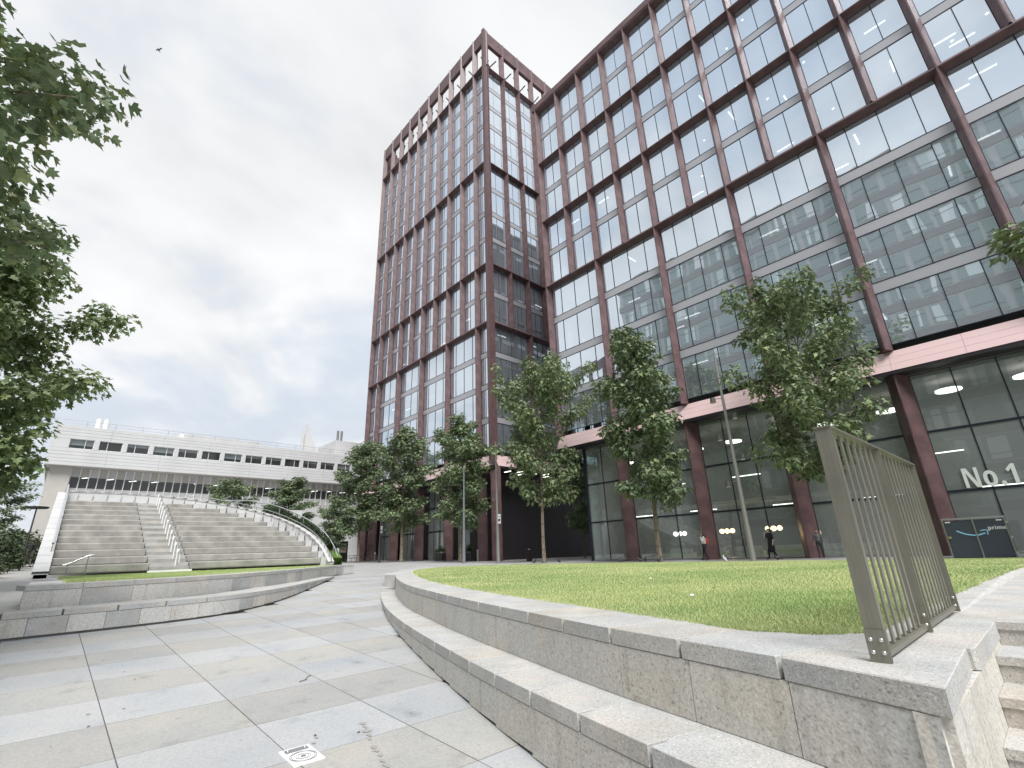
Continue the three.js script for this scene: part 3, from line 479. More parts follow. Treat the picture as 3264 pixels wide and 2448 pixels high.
// ---- long white building behind the seating
{
  const B = thing('white_building', 'long low white building with a ribbon of windows under a flat roof', 'building'), X = -80, Z0 = 2.65, Z1 = -42;
  const K = 1.29, yR = 17.05, wT = 15.4, wB = 14.2, bB = 12.1, n = 16, pw = 2.85;
  mesh('roof', span(X - 0.3, X - 22, H(yR - 0.6), H(yR - 0.02), Z0 - 0.02, Z1), M.white, B);
  for (let i = 0; i < 8; i++) { const a = Z0 - i * 5.6, b = Math.max(Z1, a - 5.6 + 0.015); for (let k = 0; k < 4; k++) mesh('cladding_board', span(X, X - 0.3, H(lerp(wT, yR, k / 4)), H(lerp(wT, yR, (k + 1) / 4) - 0.02), a, b), M.white, B); for (let k = 0; k < 5; k++) mesh('cladding_board', span(X, X - 0.3, H(lerp(bB, wB, k / 5)), H(lerp(bB, wB, (k + 1) / 5) - 0.02), a, b), M.white, B); }
  mesh('end_panel', span(X - 0.02, X - 0.28, H(wB), H(wT), Z0, Z0 - 1.7), M.white, B);
  for (let i = 0; i < 15; i++) {
    const za = Z0 - 1.7 - i * pw, zb = za - pw + 0.5;
    mesh('pier', span(X + 0.02, X - 0.28, H(wB), H(wT), zb, zb - 0.5), M.white, B);
    const w = za - zb, f = mesh('window', frameGeo(w, wT - wB, [i % 3 ? 0.36 : 0.64], 0.05), M.whiteLine, B); f.rotation.y = Math.PI / 2; f.position.set(X - 0.2, H((wT + wB) / 2), (za + zb) / 2);
    const s = i % 3 ? 0.36 : 0.64; let pv = 0; for (const q of [s, 1]) { const p = mesh('pane', paneGeo(Math.round(((q - pv) * w - 0.05) * 1000) / 1000, wT - wB - 0.1, (i + (q === 1 ? 3 : 0)) % 7), M.lowGlass, f); p.position.set(-w / 2 + (pv + q) / 2 * w, 0, 0.01); pv = q; }
    if (i % 4 !== 1) { const bl = mesh('blind', span(X - 0.5, X - 0.52, H(wT - (i % 3 ? 0.35 : 0.7)), H(wT), za, zb), M.paleConcrete, B); }
  }
  mesh('room_wall', span(X - 5, X - 5.2, H(bB), H(yR - 0.7), Z0, Z1), M.interiorDark, B);
  mesh('soffit', span(X - 0.02, X - 22, H(bB - 0.05), H(bB + 0.2), Z0 - 0.02, Z1), M.beige, B);
  mesh('end_wall', span(X - 1.0, X - 22, H(-1), H(bB - 0.06), Z0 - 0.5, 0.1), M.beige, B);
  mesh('gable_wall', span(X - 0.31, X - 22, H(bB + 0.21), H(yR - 0.61), Z0 - 0.02, Z0 - 0.3), M.white, B);
  const xr = X - 1.9, m0 = 0.1, dz = 0.905;
  for (let i = 0; i < 46; i++) {
    const za = m0 - i * dz, zb = za - dz;
    mesh('mullion', span(xr + 0.12, xr - 0.1, H(8.6), H(bB - 0.06), za, za - 0.1), M.whiteLine, B);
    mesh('sill_panel', span(xr, xr - 0.06, H(8.6), H(9.6), za - 0.1, zb), M.paleConcrete, B);
    mesh('head_panel', span(xr, xr - 0.06, H(10.95), H(bB - 0.06), za - 0.1, zb), i % 2 ? M.beige : M.paleConcrete, B);
    const p = mesh('pane', paneGeo(0.805, 1.35, i % 7), M.lowGlass, B); p.rotation.y = Math.PI / 2; p.position.set(xr - 0.02, H(10.275), za - 0.1 - 0.4);
  }
  mesh('lower_wall', span(xr - 0.05, xr - 0.3, H(-1), H(8.59), 0.1, Z1), M.white, B);
  mesh('inner_wall', span(xr - 5, xr - 5.2, H(8.6), H(bB - 0.06), 0.1, Z1), M.interiorDark, B);
  const r = mulberry(61); for (let i = 0; i < 16; i++) { const m = mesh('strip_light', boxGeo(1.2, 0.05, 0.14), M.lamp, B); m.position.set(xr - 1.2 - r() * 2, H(11.2), -1.5 - i * 2.5); m.rotation.y = 0.6; }
  // roof edge rail, stacks, plant
  mesh('roof_rail', join([bar([X - 0.8, H(yR + 0.85), Z0], [X - 0.8, H(yR + 0.85), Z1], 0.025, 5), bar([X - 0.8, H(yR + 0.45), Z0], [X - 0.8, H(yR + 0.45), Z1], 0.02, 5), ...Array.from({ length: 16 }, (_, i) => bar([X - 0.8, H(yR - 0.05), Z0 - i * 2.9], [X - 0.8, H(yR + 0.86), Z0 - i * 2.9], 0.02, 5))]), M.steel, B);
  for (const z of [-1.35, -2.15]) mesh('flue', bar([X - 2.6, H(yR - 0.1), z], [X - 2.6, H(yR + 1.75), z], 0.32, 14), M.whiteLine, B);
  mesh('flue_link', bar([X - 2.6, H(yR + 0.9), -1.35], [X - 2.6, H(yR + 0.9), -2.15], 0.06, 8), M.whiteLine, B);
  mesh('roof_plant', metric(new THREE.BoxGeometry(3, 1.0, 10.2).translate(X - 3.5, H(yR + 0.45), -16.2)), M.paleConcrete, B);
  mesh('roof_plant', metric(new THREE.CylinderGeometry(0.9, 1.5, 1.1, 4, 1).rotateY(Math.PI / 4).translate(X - 3.3, H(yR + 0.5), -11.2)), M.paleConcrete, B);
  mesh('access_block', span(X - 4, X - 12, H(yR - 0.1), H(20.4), -34.2, Z1), M.white, B);
  for (const z of [-34.9, -35.6]) mesh('flue', bar([X - 5, H(20.3), z], [X - 5, H(22.4), z], 0.22, 10), M.steel, B);
  const spire = thing('roof_fin', 'slender white pointed twin fin standing on the white building roof', 'spire', [X - 12, H(yR - 0.1), -31.8]); spire.scale.set(1, 1.38, 1.3);
  const fin = (a, b, c) => { const s = new THREE.Shape([new THREE.Vector2(a, 0), new THREE.Vector2(b, 0), new THREE.Vector2(b, 1.2), new THREE.Vector2(c, 5.6), new THREE.Vector2(c - 0.12, 5.6), new THREE.Vector2(a + 0.1, 1.5)]); return metric(new THREE.ExtrudeGeometry(s, { depth: 0.3, bevelEnabled: false }).rotateY(Math.PI / 2)); };
  mesh('tall_fin', fin(-0.7, 1.9, -0.1), M.white, spire); const f2 = mesh('short_fin', fin(-1.1, -0.55, -0.6).scale(1, 0.9, 1), M.white, spire); f2.position.x = 0.4;
}
// ---- buildings across the square, mirrored in the glass
{
  const B = thing('apartment_block', 'tall pale grey apartment block across the square, seen mirrored in the office glass', 'building'), Z = 70;
  const r = mulberry(71), gm = std({ color: lin(0.30, 0.36, 0.34), roughness: 0.15 }), cm = [lin(0.74, 0.82, 0.78), lin(0.6, 0.68, 0.64), lin(0.85, 0.86, 0.84)].map((c) => std({ color: c, roughness: 0.9 })), wm = std({ map: M.paleConcrete.map, color: lin(0.92, 0.95, 0.92), roughness: 0.85 }), bm = std({ color: lin(0.27, 0.26, 0.25), roughness: 0.8 });
  mesh('wall', span(-88, 60, H(-2), H(90.5), Z + 0.4, Z + 24), wm, B);
  mesh('cornice', span(-88.6, 60.6, H(90.6), H(93.6), Z - 0.8, Z + 24.2), bm, B);
  for (let f = 0; f < 11; f++) {
    mesh('floor_band', span(-88.2, 60.2, H(4 + f * 7.9), H(6.0 + f * 7.9), Z + 0.1, Z + 0.38), bm, B);
    for (let i = 0; i < 22; i++) {
      const w = mesh('window', boxGeo(5.6, 4.9, 0.2), gm, B); w.position.set(-84 + i * 6.7, H(8.9 + f * 7.9), Z + 0.35);
      const n = Math.floor(r() * 3.4); for (let k = 0; k < n; k++) { const c = mesh('curtain', boxGeo(0.7 + Math.floor(r() * 4) * 0.45, 4.4, 0.1), cm[Math.floor(r() * 3)], w); c.position.set((r() - 0.5) * 3.6, 0, -0.12 - k * 0.02); }
      const q = mesh('transom', boxGeo(5.6, 0.16, 0.1), bm, w); q.position.set(0, r() < 0.5 ? 0.9 : -1.1, -0.2);
    }
  }
  const R = thing('brick_block', 'red-brown block with open roof frame across the square, seen mirrored in the office glass', 'building');
  mesh('wall', span(-160, -88.7, H(-2), H(58), 74, 95), M.rust, R); mesh('parapet', span(-160, -88.7, H(66), H(70), 74, 75), M.rust, R);
  for (let i = 0; i < 12; i++) mesh('roof_pier', span(-160 + i * 6.4, -158 + i * 6.4, H(58.02), H(65.98), 74, 75), M.rust, R);
  for (let f = 0; f < 8; f++) for (let i = 0; i < 13; i++) { const w = mesh('window', boxGeo(3.2, 4.6, 0.2), gm, R); w.position.set(-156.6 + i * 5.4, H(4 + f * 6.8), 73.98); }
}
// ---------------------------------------------------------------- stepped seating
// a straight block between two points, w wide and h deep below the line
function sloped(a, b, w, h, up = 0) {
  const A = new THREE.Vector3(...a), B = new THREE.Vector3(...b), t = B.clone().sub(A), s = new THREE.Vector3(-t.z, 0, t.x).normalize().multiplyScalar(w / 2), P = [];
  for (const [q, dy] of [[A, up], [B, up], [B, up - h], [A, up - h]]) for (const k of [-1, 1]) P.push(q.clone().addScaledVector(s, k).add(new THREE.Vector3(0, dy, 0)));
  const f = [[0, 2, 3, 1], [6, 4, 5, 7], [4, 0, 1, 5], [2, 6, 7, 3], [0, 4, 6, 2], [1, 3, 7, 5]], pos = [];
  for (const [i, j, k, l] of f) for (const n of [i, k, j, i, l, k]) pos.push(P[n].x, P[n].y, P[n].z);
  const g = new THREE.BufferGeometry(); g.setAttribute('position', new THREE.Float32BufferAttribute(pos, 3)); g.computeVertexNormals(); return metric(g);
}
// a block between two points whose foot stays level at y0
function wallPiece(a, b, w, y0) {
  const A = new THREE.Vector3(...a), B = new THREE.Vector3(...b), t = B.clone().sub(A), s = new THREE.Vector3(-t.z, 0, t.x).normalize().multiplyScalar(w / 2), P = [];
  for (const [q, y] of [[A, A.y], [B, B.y], [B, y0], [A, y0]]) for (const k of [-1, 1]) P.push(new THREE.Vector3(q.x + s.x * k, y, q.z + s.z * k));
  const pos = []; for (const [i, j, k, l] of [[0, 2, 3, 1], [6, 4, 5, 7], [4, 0, 1, 5], [2, 6, 7, 3], [0, 4, 6, 2], [1, 3, 7, 5]]) for (const n of [i, k, j, i, l, k]) pos.push(P[n].x, P[n].y, P[n].z);
  const g = new THREE.BufferGeometry(); g.setAttribute('position', new THREE.Float32BufferAttribute(pos, 3)); g.computeVertexNormals(); return metric(g);
}
{
  const A = thing('stepped_seating', 'broad grey stepped seating with a central stair and curving handrail wall', 'seating');
  const zR = [12.3, 12.5, 12.45, 12.4, 12.25, 12.0, 11.6, 11.1, 10.5, 9.7, 8.7, 7.2];
  const blk = (x0, x1, y0, y1, z0, z1) => metric(new RoundedBoxGeometry(Math.abs(x1 - x0), y1 - y0, Math.abs(z1 - z0), 2, 0.07).translate((x0 + x1) / 2, (y0 + y1) / 2, (z0 + z1) / 2));
  for (let k = 0; k < 12; k++) {
    const x = -30 - k, y = H(-0.2 + 0.355 * (k + 1)), y0 = y - 0.36, e = -zR[k] + 0.35;
    mesh('seat_row', blk(x, x - 1.3, y0, y, -0.1, -3.66), M.concrete, A);
    mesh('seat_row', blk(x, x - 1.3, y0, y, -5.35, e), M.concrete, A);
    mesh('row_end', span(x + 0.03, x - 1.2, y0 - 0.1, y + 0.02, e - 0.01, e - 0.38), M.paleConcrete, A);
    for (let s = 0; s < 2; s++) mesh('stair_step', span(x - s * 0.5, x - s * 0.5 - 0.9, y0 - 0.2, y0 + 0.178 * (s + 1), -3.68, -5.33), s ? M.granite : M.concrete, A);
    mesh('stair_rail', tube([[x - 0.1, y - 0.36, -4.72], [x - 0.1, y + 0.3, -4.72], [x - 0.1, y + 0.55, -4.74], [x - 0.55, y + 0.58, -4.9], [x - 1.0, y + 0.5, -4.98], [x - 1.0, y + 0.2, -5], [x - 1.0, y - 0.02, -5]], 0.035, 24, 6), M.whiteLine, A);
  }
  mesh('stair_nosing', span(-29.7, -29.95, H(-0.32), H(-0.19), -3.6, -5.4), M.whiteLine, A);
  mesh('stair_nosing', span(-31.98, -32.1, H(0.335), H(0.52), -3.69, -5.32), M.whiteLine, A);
  // raking end wall beside the ramp
  mesh('end_wall', wallPiece([-29.2, H(-0.16), 0.12], [-43.3, H(4.6), 0.12], 0.42, H(-1)), M.paleConcrete, A);
  for (let i = 0; i < 14; i++) { const a = i / 14, b = (i + 1) / 14 - 0.002; mesh('coping_stone', sloped([lerp(-29.1, -43.4, a), H(lerp(-0.1, 4.75, a)), 0.14], [lerp(-29.1, -43.4, b), H(lerp(-0.1, 4.75, b)), 0.14], 0.52, 0.12, 0.05), M.paleConcrete, A); }
  mesh('handrail', join([tube([[-31.5, H(1.15), -0.02], [-37, H(3.1), -0.02], [-43.3, H(5.25), -0.02]], 0.045, 30, 8), ...Array.from({ length: 9 }, (_, i) => bar([-31.6 - i * 1.4, H(0.7 + i * 0.475), -0.02], [-31.6 - i * 1.4, H(1.17 + i * 0.482), -0.02], 0.022, 6))]), M.bright, A);
  // top wall and the curving wall on the other side
  const crv = new THREE.CatmullRomCurve3([[-29.3, -0.2, -12.3], [-31.5, 0.63, -12.68], [-33.5, 1.5, -12.6], [-35.5, 2.28, -12.15], [-37.5, 3.03, -11.2], [-39.5, 3.68, -9.75], [-41.5, 4.3, -7.4], [-42.9, 4.7, -4.6], [-43.3, 4.8, -1.8], [-43.4, 4.8, 0.1]].map(([x, y, z]) => new THREE.Vector3(x, H(y), z))), N = 30, pp = crv.getSpacedPoints(N);
  for (let i = 0; i < N; i++) {
    const a = pp[i].toArray(), b0 = pp[i + 1], b = pp[i].clone().lerp(b0, 0.985).toArray();
    mesh('curved_wall_panel', wallPiece(a, b, 0.26, H(-1)), M.paleConcrete, A);
    mesh('coping_stone', sloped(a, b, 0.34, 0.1, 0.1), M.paleConcrete, A);
    if (i < 20 && i % 1 === 0) mesh('rail_post', bar([a[0], a[1] + 0.08, a[2]], [a[0], a[1] + 0.32, a[2]], 0.02, 6), M.steel, A);
  }
  mesh('handrail', metric(new THREE.TubeGeometry(new THREE.CatmullRomCurve3(pp.slice(0, 22).map((p) => p.clone().add(new THREE.Vector3(0, 0.33, 0)))), 60, 0.028, 6)), M.steel, A);
  const op = [[-31.2, 0.15, -13.5], [-32, 0.86, -13.5], [-34, 1.85, -13.55], [-37, 3.0, -13.2], [-40, 3.95, -12.4], [-43, 4.65, -11.4], [-45.5, 4.9, -9.8]].map(([x, y, z]) => [x, H(y), z]);
  mesh('outer_handrail', join([tube(op, 0.036, 60, 8), ...op.slice(1).map((p) => bar([p[0], p[1] - 1.0, p[2]], p, 0.025, 6))]), M.bright, A);
  mesh('planting_bank', join(op.slice(1, -1).map((p, i) => wallPiece([p[0], p[1] - 0.75, p[2]], [op[i + 2][0], op[i + 2][1] - 0.75, op[i + 2][2]], 1.3, H(-1)))), M.soil, A);
  // ground behind the top row
  mesh('upper_terrace', span(-42.5, -79, H(-1), H(4.0), -0.1, -15), M.paleConcrete, A);
}
{ const t = thing('grab_rail', 'short sloping metal rail standing on the grass before the lowest seat row', 'handrail', [-28.6, H(-0.33), -0.55]);
  mesh('rail', tube([[0, 0.5, 0.05], [0, 0.52, -0.05], [0, 0.86, -0.75], [0, 0.88, -0.9]], 0.028, 24, 8), M.bright, t);
  for (const [y, z] of [[0.52, -0.1], [0.84, -0.72]]) mesh('post', bar([0, 0, z], [0, y, z], 0.02, 6), M.steel, t); }

// ---------------------------------------------------------------- slatted metal screen on the wall corner
{
  const S = thing('slatted_screen', 'upright bronze-grey metal slat screen bolted on the granite wall corner', 'screen', [-0.885, H(-0.66), -3.625]);
  const post = (z, w) => {
    const p = mesh('post', bx(0.095, 1.37, 0.012, 0, 0.685, z), M.bronze, S);
    mesh('foot_plate', bx(0.1, 0.17, 0.01, 0, 0.085, z + 0.0125), M.bronze, p); mesh('foot_plate', bx(0.1, 0.17, 0.01, 0, 0.085, z - 0.0125), M.bronze, p);
    for (const x of [-0.026, 0.026]) for (const y of [0.052, 0.118]) mesh('bolt', metric(new THREE.SphereGeometry(0.0115, 12, 8).scale(1, 1, 0.7).translate(x, y, z + 0.0185)), M.bright, p);
  };
  post(0, 1); post(-1.31, 1); post(-2.79, 1);
  for (let i = 1; i <= 7; i++) mesh('slat', bx(0.012, 1.30, 0.05, 0.01, 0.71, -i * 0.162), M.bronze, S);
  for (let i = 1; i <= 9; i++) mesh('slat', bx(0.012, 1.30, 0.05, 0.01, 0.71, -1.31 - i * 0.148), M.bronze, S);
  mesh('top_rail', bx(0.098, 0.012, 2.82, 0, 1.377, -1.395), M.bronze, S);
  mesh('bottom_rail', metric(new RoundedBoxGeometry(0.06, 0.045, 2.76, 2, 0.012).translate(0, 0.035, -1.395)), M.bronze, S);
}
// ---------------------------------------------------------------- drain cover in the paving
{
  const D = thing('access_cover', 'square steel access cover with ringed disc set in the slabs', 'access cover', [-5.085, H(pathY(-5.085)) + 0.003, -2.015]); D.rotation.z = Math.atan(-0.0373);
  mesh('plate', metric(new RoundedBoxGeometry(0.4, 0.012, 0.27, 1, 0.004)), M.whiteLine, D);
  const bev = std({ color: lin(0.3, 0.3, 0.31), roughness: 0.5, metalness: 0.5 });
  const rec = mesh('lifting_recess', bx(0.075, 0.006, 0.2, -0.13, 0.008, 0), bev, D);
  for (const z of [-0.075, 0.075]) mesh('bolt', metric(new THREE.SphereGeometry(0.012, 10, 6).translate(-0.13, 0.012, z)), M.bright, rec);
  for (const [r, t] of [[0.112, 0.004], [0.098, 0.003], [0.062, 0.003], [0.045, 0.0025]]) mesh('ring', metric(new THREE.TorusGeometry(r, t, 6, 40).rotateX(Math.PI / 2).translate(0.045, 0.007, 0)), bev, D);
  mesh('boss', metric(new THREE.CylinderGeometry(0.022, 0.022, 0.006, 20).translate(0.045, 0.008, 0)), bev, D);
}
// ---------------------------------------------------------------- lettering
const font = await new FontLoader().loadAsync('fonts/droid/droid_sans_regular.typeface.json'), bold = await new FontLoader().loadAsync('fonts/droid/droid_sans_bold.typeface.json');
const letters = (s, size, depth, f = font) => clean(new TextGeometry(s, { font: f, size, depth, curveSegments: 6, bevelEnabled: false }));
{
  const g = letters('No.1', 1.02, 0.03, bold); g.computeBoundingBox(); const w = g.boundingBox.max.x; g.scale(2.12 / w, 1, 1);
  const m = solo('number_sign', g, std({ color: lin(0.78, 0.84, 0.8), roughness: 0.6 }), 'large white lettering No.1 fixed to the lobby glass', 'sign'); m.position.set(-2.83, H(2.40), GZ - 0.36);
  const T = thing('neon_sign', 'small pink and white tech hub sign hung inside the lobby', 'sign', [-11.3, H(0.42), -36.1]);
  mesh('lettering', letters('tech hub', 0.27, 0.04, bold).scale(0.62, 1.2, 1), std({ color: lin(0.8, 0.6, 0.58), emissive: lin(0.9, 0.62, 0.58), emissiveIntensity: 0.8 }), T); mesh('backing', bx(0.9, 0.36, 0.02, 0.42, 0.12, -0.04), M.blackWall, T);
}
// ---------------------------------------------------------------- parcel container
{
  const C = thing('parcel_locker', 'dark blue-grey delivery container with a light blue arrow and white lettering', 'container', [-2.47, H(-0.89), -29.2]);
  const navy = std({ color: lin(0.055, 0.068, 0.085), roughness: 0.5 });
  mesh('body', bx(1.94, 1.54, 1.2, 0, 0.79, -0.63), navy, C);
  for (const x of [-0.49, 0.49]) mesh('door', bx(0.93, 1.5, 0.03, x, 0.79, -0.012), navy, C);
  for (const x of [-1.0, 0, 1.0]) mesh('frame_post', bx(0.055, 1.6, 0.06, x, 0.8, 0.01), M.steel, C);
  mesh('frame_top', bx(2.06, 0.07, 0.08, 0, 1.63, 0), M.bright, C);
  for (const [x, y] of [[1.05, 0.2], [1.05, 0.8], [1.05, 1.4]]) mesh('hinge', bx(0.06, 0.1, 0.07, x, y, 0.02), M.bright, C);
  for (const x of [-0.83, 0.83]) mesh('label_plate', bx(0.18, 0.05, 0.012, x, 1.5, 0.012), M.whiteLine, C);
  mesh('lock', bx(0.1, 0.09, 0.06, -0.9, 0.86, 0.03), std({ color: lin(0.5, 0.42, 0.2), roughness: 0.4, metalness: 0.5 }), C);
  const sky = std({ color: lin(0.27, 0.55, 0.72), roughness: 0.5 });
  mesh('arrow', join([tube([[-0.62, 1.12, 0.02], [-0.35, 0.98, 0.02], [0.0, 0.92, 0.045], [0.28, 1.0, 0.02]], 0.035, 30, 6).scale(1, 1, 0.5), tube([[0.14, 1.1, 0.02], [0.36, 1.11, 0.02], [0.34, 0.93, 0.02]], 0.025, 20, 6).scale(1, 1, 0.5)]), sky, C);
  const l = mesh('lettering', letters('prime', 0.15, 0.012, bold), M.whiteLine, C); l.position.set(0.4, 1.13, 0.004);
}
// ---------------------------------------------------------------- lobby pendant lamps
for (const [x, i] of [[-20.6, 0], [-16.75, 1], [-13.45, 2]]) {
  const P = thing('pendant_lamp', ['trio of round glass pendant globes behind the lobby glass beside the tree trunk', 'trio of warm pendant globes in the lobby behind the white-shirted person', 'trio of warm pendant globes in the lobby above the person in black'][i], 'lamp', [x, H(1.0), -37], 0, 'lobby pendant lamps');
  for (const k of [-1, 0, 1]) { mesh('globe', metric(new THREE.SphereGeometry(0.17, 18, 12).translate(k * 0.4, 0, 0)), i === 0 ? M.lamp : M.warmLamp, P); mesh('cord', bar([k * 0.4, 0.17, 0], [k * 0.4, 2.0, 0], 0.012, 5), M.black, P); }
  mesh('canopy', bx(1.2, 0.06, 0.16, 0, 2.0, 0), M.black, P);
  const L = new THREE.PointLight(i === 0 ? 0xfff4e0 : 0xffd090, 3, 12); L.position.set(x, H(0.65), -37); L.castShadow = true; scene.add(L);
}
// benches glimpsed inside the lobby
for (let i = 0; i < 7; i++) { const b = thing('lobby_sofa', 'low grey upholstered bench inside the lobby window', 'sofa', [-20.2 + i * 2.55, H(-0.86), -36.4], 0, 'lobby window benches'); const m = std({ color: lin(0.24, 0.26, 0.25), roughness: 0.9 }); mesh('seat', metric(new RoundedBoxGeometry(1.9, 0.38, 0.6, 2, 0.06).translate(0, 0.24, 0)), m, b); mesh('back', metric(new RoundedBoxGeometry(1.9, 0.36, 0.16, 2, 0.05).translate(0, 0.55, 0.28)), m, b); }
// ---------------------------------------------------------------- trees
const leafShape = { simple: [[0, 0], [-0.42, 0.3], [-0.2, 0.48], [0, 1], [0.2, 0.48], [0.42, 0.3]], lobed: [[0, 0], [-0.32, -0.04], [-0.5, 0.22], [-0.27, 0.34], [-0.42, 0.68], [-0.16, 0.62], [0, 1], [0.16, 0.62], [0.42, 0.68], [0.27, 0.34], [0.5, 0.22], [0.32, -0.04]] };
function leafMass(clumps, { size, kind = 'simple', seed, tone = [0.055, 0.09, 0.04], vary = 0.5, droop = 0.3 }) {
  const rnd = mulberry(seed), out = leafShape[kind], tris = out.length - 2; let n = 0; for (const c of clumps) n += c.n;
  const pos = new Float32Array(n * tris * 9), nor = new Float32Array(n * tris * 9), col = new Float32Array(n * tris * 9); let o = 0;
  const X = new THREE.Vector3(), Yv = new THREE.Vector3(), Z = new THREE.Vector3(), P = new THREE.Vector3(), v = [new THREE.Vector3(), new THREE.Vector3(), new THREE.Vector3()], e1 = new THREE.Vector3(), e2 = new THREE.Vector3();
  for (const c of clumps) {
    const ct = 0.8 + 0.4 * rnd();
    for (let i = 0; i < c.n; i++) {
      const a = rnd() * 6.2832, u = rnd() * 2 - 1, r = Math.pow(rnd(), 0.45), s = Math.sqrt(1 - u * u);
      P.set(Math.cos(a) * s * c.r * r, u * c.r * r * (c.flat || 0.75), Math.sin(a) * s * c.r * r); Z.copy(P).normalize().multiplyScalar(0.55); Z.y += 0.75; Z.x += (rnd() - 0.5) * 1.1; Z.z += (rnd() - 0.5) * 1.1; Z.y += (rnd() - 0.5) * 0.8; Z.normalize();
      Yv.set(rnd() - 0.5, -droop * rnd(), rnd() - 0.5).addScaledVector(P, 0.4 / Math.max(0.2, c.r)); Yv.addScaledVector(Z, -Yv.dot(Z)).normalize(); X.crossVectors(Yv, Z);
      P.x += c.x; P.y += c.y; P.z += c.z; const L = size * (0.7 + 0.6 * rnd()), fold = 0.25 + 0.3 * rnd(), t = ct * (1 - vary / 2 + vary * rnd()), yel = rnd() < 0.12 ? 1.35 : 1;
      const vert = (q, w) => { w.copy(P).addScaledVector(X, q[0] * L).addScaledVector(Yv, q[1] * L).addScaledVector(Z, Math.abs(q[0]) * fold * L - q[1] * q[1] * 0.15 * L); return w; };
      const h = out.length / 2; // fan from the stalk, split down the midrib through the tip
      for (let k = 1; k < out.length - 1; k++) {
        vert(out[0], v[0]); vert(out[k], v[1]); vert(out[k + 1], v[2]); e1.copy(v[1]).sub(v[0]); e2.copy(v[2]).sub(v[0]); e1.cross(e2).normalize(); if (e1.dot(Z) < 0) { e1.negate(); const w = v[1]; v[1] = v[2]; v[2] = w; }
        for (let m = 0; m < 3; m++) { pos[o] = v[m].x; pos[o + 1] = v[m].y; pos[o + 2] = v[m].z; nor[o] = e1.x; nor[o + 1] = e1.y; nor[o + 2] = e1.z; col[o] = tone[0] * t * yel; col[o + 1] = tone[1] * t * (0.92 + 0.08 * yel) * (yel > 1 ? 1.15 : 1); col[o + 2] = tone[2] * t; o += 3; }
      }
    }
  }
  const g = new THREE.BufferGeometry(); g.setAttribute('position', new THREE.BufferAttribute(pos, 3)); g.setAttribute('normal', new THREE.BufferAttribute(nor, 3)); g.setAttribute('color', new THREE.BufferAttribute(col, 3)); g.setAttribute('uv', new THREE.BufferAttribute(new Float32Array(n * tris * 6), 2)); return g;
}
function treeParts({ Ht, base, R, seed, leaves, size, tone, kind, prof, trunkR = 0.17, nl = 26, clumpR = 0.85 }) {
  const rnd = mulberry(seed), clumps = [], wood = [], bend = (y) => [Math.sin(y * 0.35 + seed) * 0.12, Math.cos(y * 0.3 + seed * 2) * 0.12];
  const tp = []; for (let i = 0; i <= 10; i++) { const y = Ht * 0.9 * i / 10, b = bend(y); tp.push(new THREE.Vector3(b[0] - bend(0)[0], y, b[1] - bend(0)[1])); }
  const tr = []; for (let i = 0; i < 10; i++) tr.push(bar(tp[i].toArray(), tp[i + 1].toArray(), trunkR * Math.pow(1 - i / 10.5, 0.9) * (i === 0 ? 1.12 : 1), 9, trunkR * Math.pow(1 - (i + 1) / 10.5, 0.9)));
  const axis = (y) => { const t = clamp(y / (Ht * 0.9)) * 10, i = Math.min(9, Math.floor(t)); return tp[i].clone().lerp(tp[i + 1], t - i); };
  for (let i = 0; i < nl; i++) {
    const f = (i + 0.5) / nl, y0 = base + (Ht - base) * f * 0.86, a = i * 2.399 + rnd() * 0.9, rr = R * prof(f) * (0.72 + 0.5 * rnd()), A = axis(y0), rise = (0.55 + 0.5 * rnd()) * rr * (0.35 + f * 0.9);
    const B = new THREE.Vector3(A.x + Math.cos(a) * rr, Math.min(Ht - 0.3, y0 + rise), A.z + Math.sin(a) * rr), mid = A.clone().lerp(B, 0.5); mid.y += rr * 0.12;
    wood.push(bar(A.toArray(), mid.toArray(), trunkR * 0.32 * (1 - f * 0.6), 6, trunkR * 0.2 * (1 - f * 0.6)), bar(mid.toArray(), B.toArray(), trunkR * 0.2 * (1 - f * 0.6), 5, trunkR * 0.07));
    const m = 2 + Math.round(rr / clumpR * 1.1);
    for (let k = 0; k < m; k++) { const q = A.clone().lerp(B, 0.3 + 0.75 * (k + rnd() * 0.5) / m); q.x += (rnd() - 0.5) * 1.0 * clumpR; q.z += (rnd() - 0.5) * 1.0 * clumpR; q.y += (rnd() - 0.35) * 0.8 * clumpR; clumps.push({ x: q.x, y: q.y, z: q.z, r: clumpR * (0.6 + 0.65 * rnd()) }); }
  }
  for (let i = 0; i < 5; i++) clumps.push({ x: tp[10].x + (rnd() - 0.5) * 0.7, y: Ht - 0.3 - i * 0.5, z: tp[10].z + (rnd() - 0.5) * 0.7, r: clumpR * (0.5 + 0.1 * i) });
  let vol = 0; for (const c of clumps) vol += c.r ** 2; for (const c of clumps) c.n = Math.max(5, Math.round(leaves * c.r ** 2 / vol));
  return { trunk: join(tr), limbs: join(wood), crown: leafMass(clumps, { size, kind, seed: seed + 7, tone }) };
}
const street = (f) => f < 0.12 ? 0.55 + f * 2.5 : f < 0.55 ? 0.85 + 0.15 * Math.sin(f * 22) : 1.0 - (f - 0.55) * 1.55;
const protos = [11, 27, 43].map((s, i) => treeParts({ Ht: 17, base: 3.6, R: 3.3, seed: s, leaves: 9000, size: 0.36, tone: i === 1 ? [0.22, 0.285, 0.155] : [0.205, 0.27, 0.15], prof: street }));
protos.push(treeParts({ Ht: 17, base: 4.2, R: 4.3, seed: 61, leaves: 10500, size: 0.36, tone: [0.225, 0.29, 0.155], prof: (f) => f < 0.3 ? 0.55 + f * 0.9 : f < 0.75 ? 1.0 : 1.0 - (f - 0.75) * 2.2, nl: 30 }));
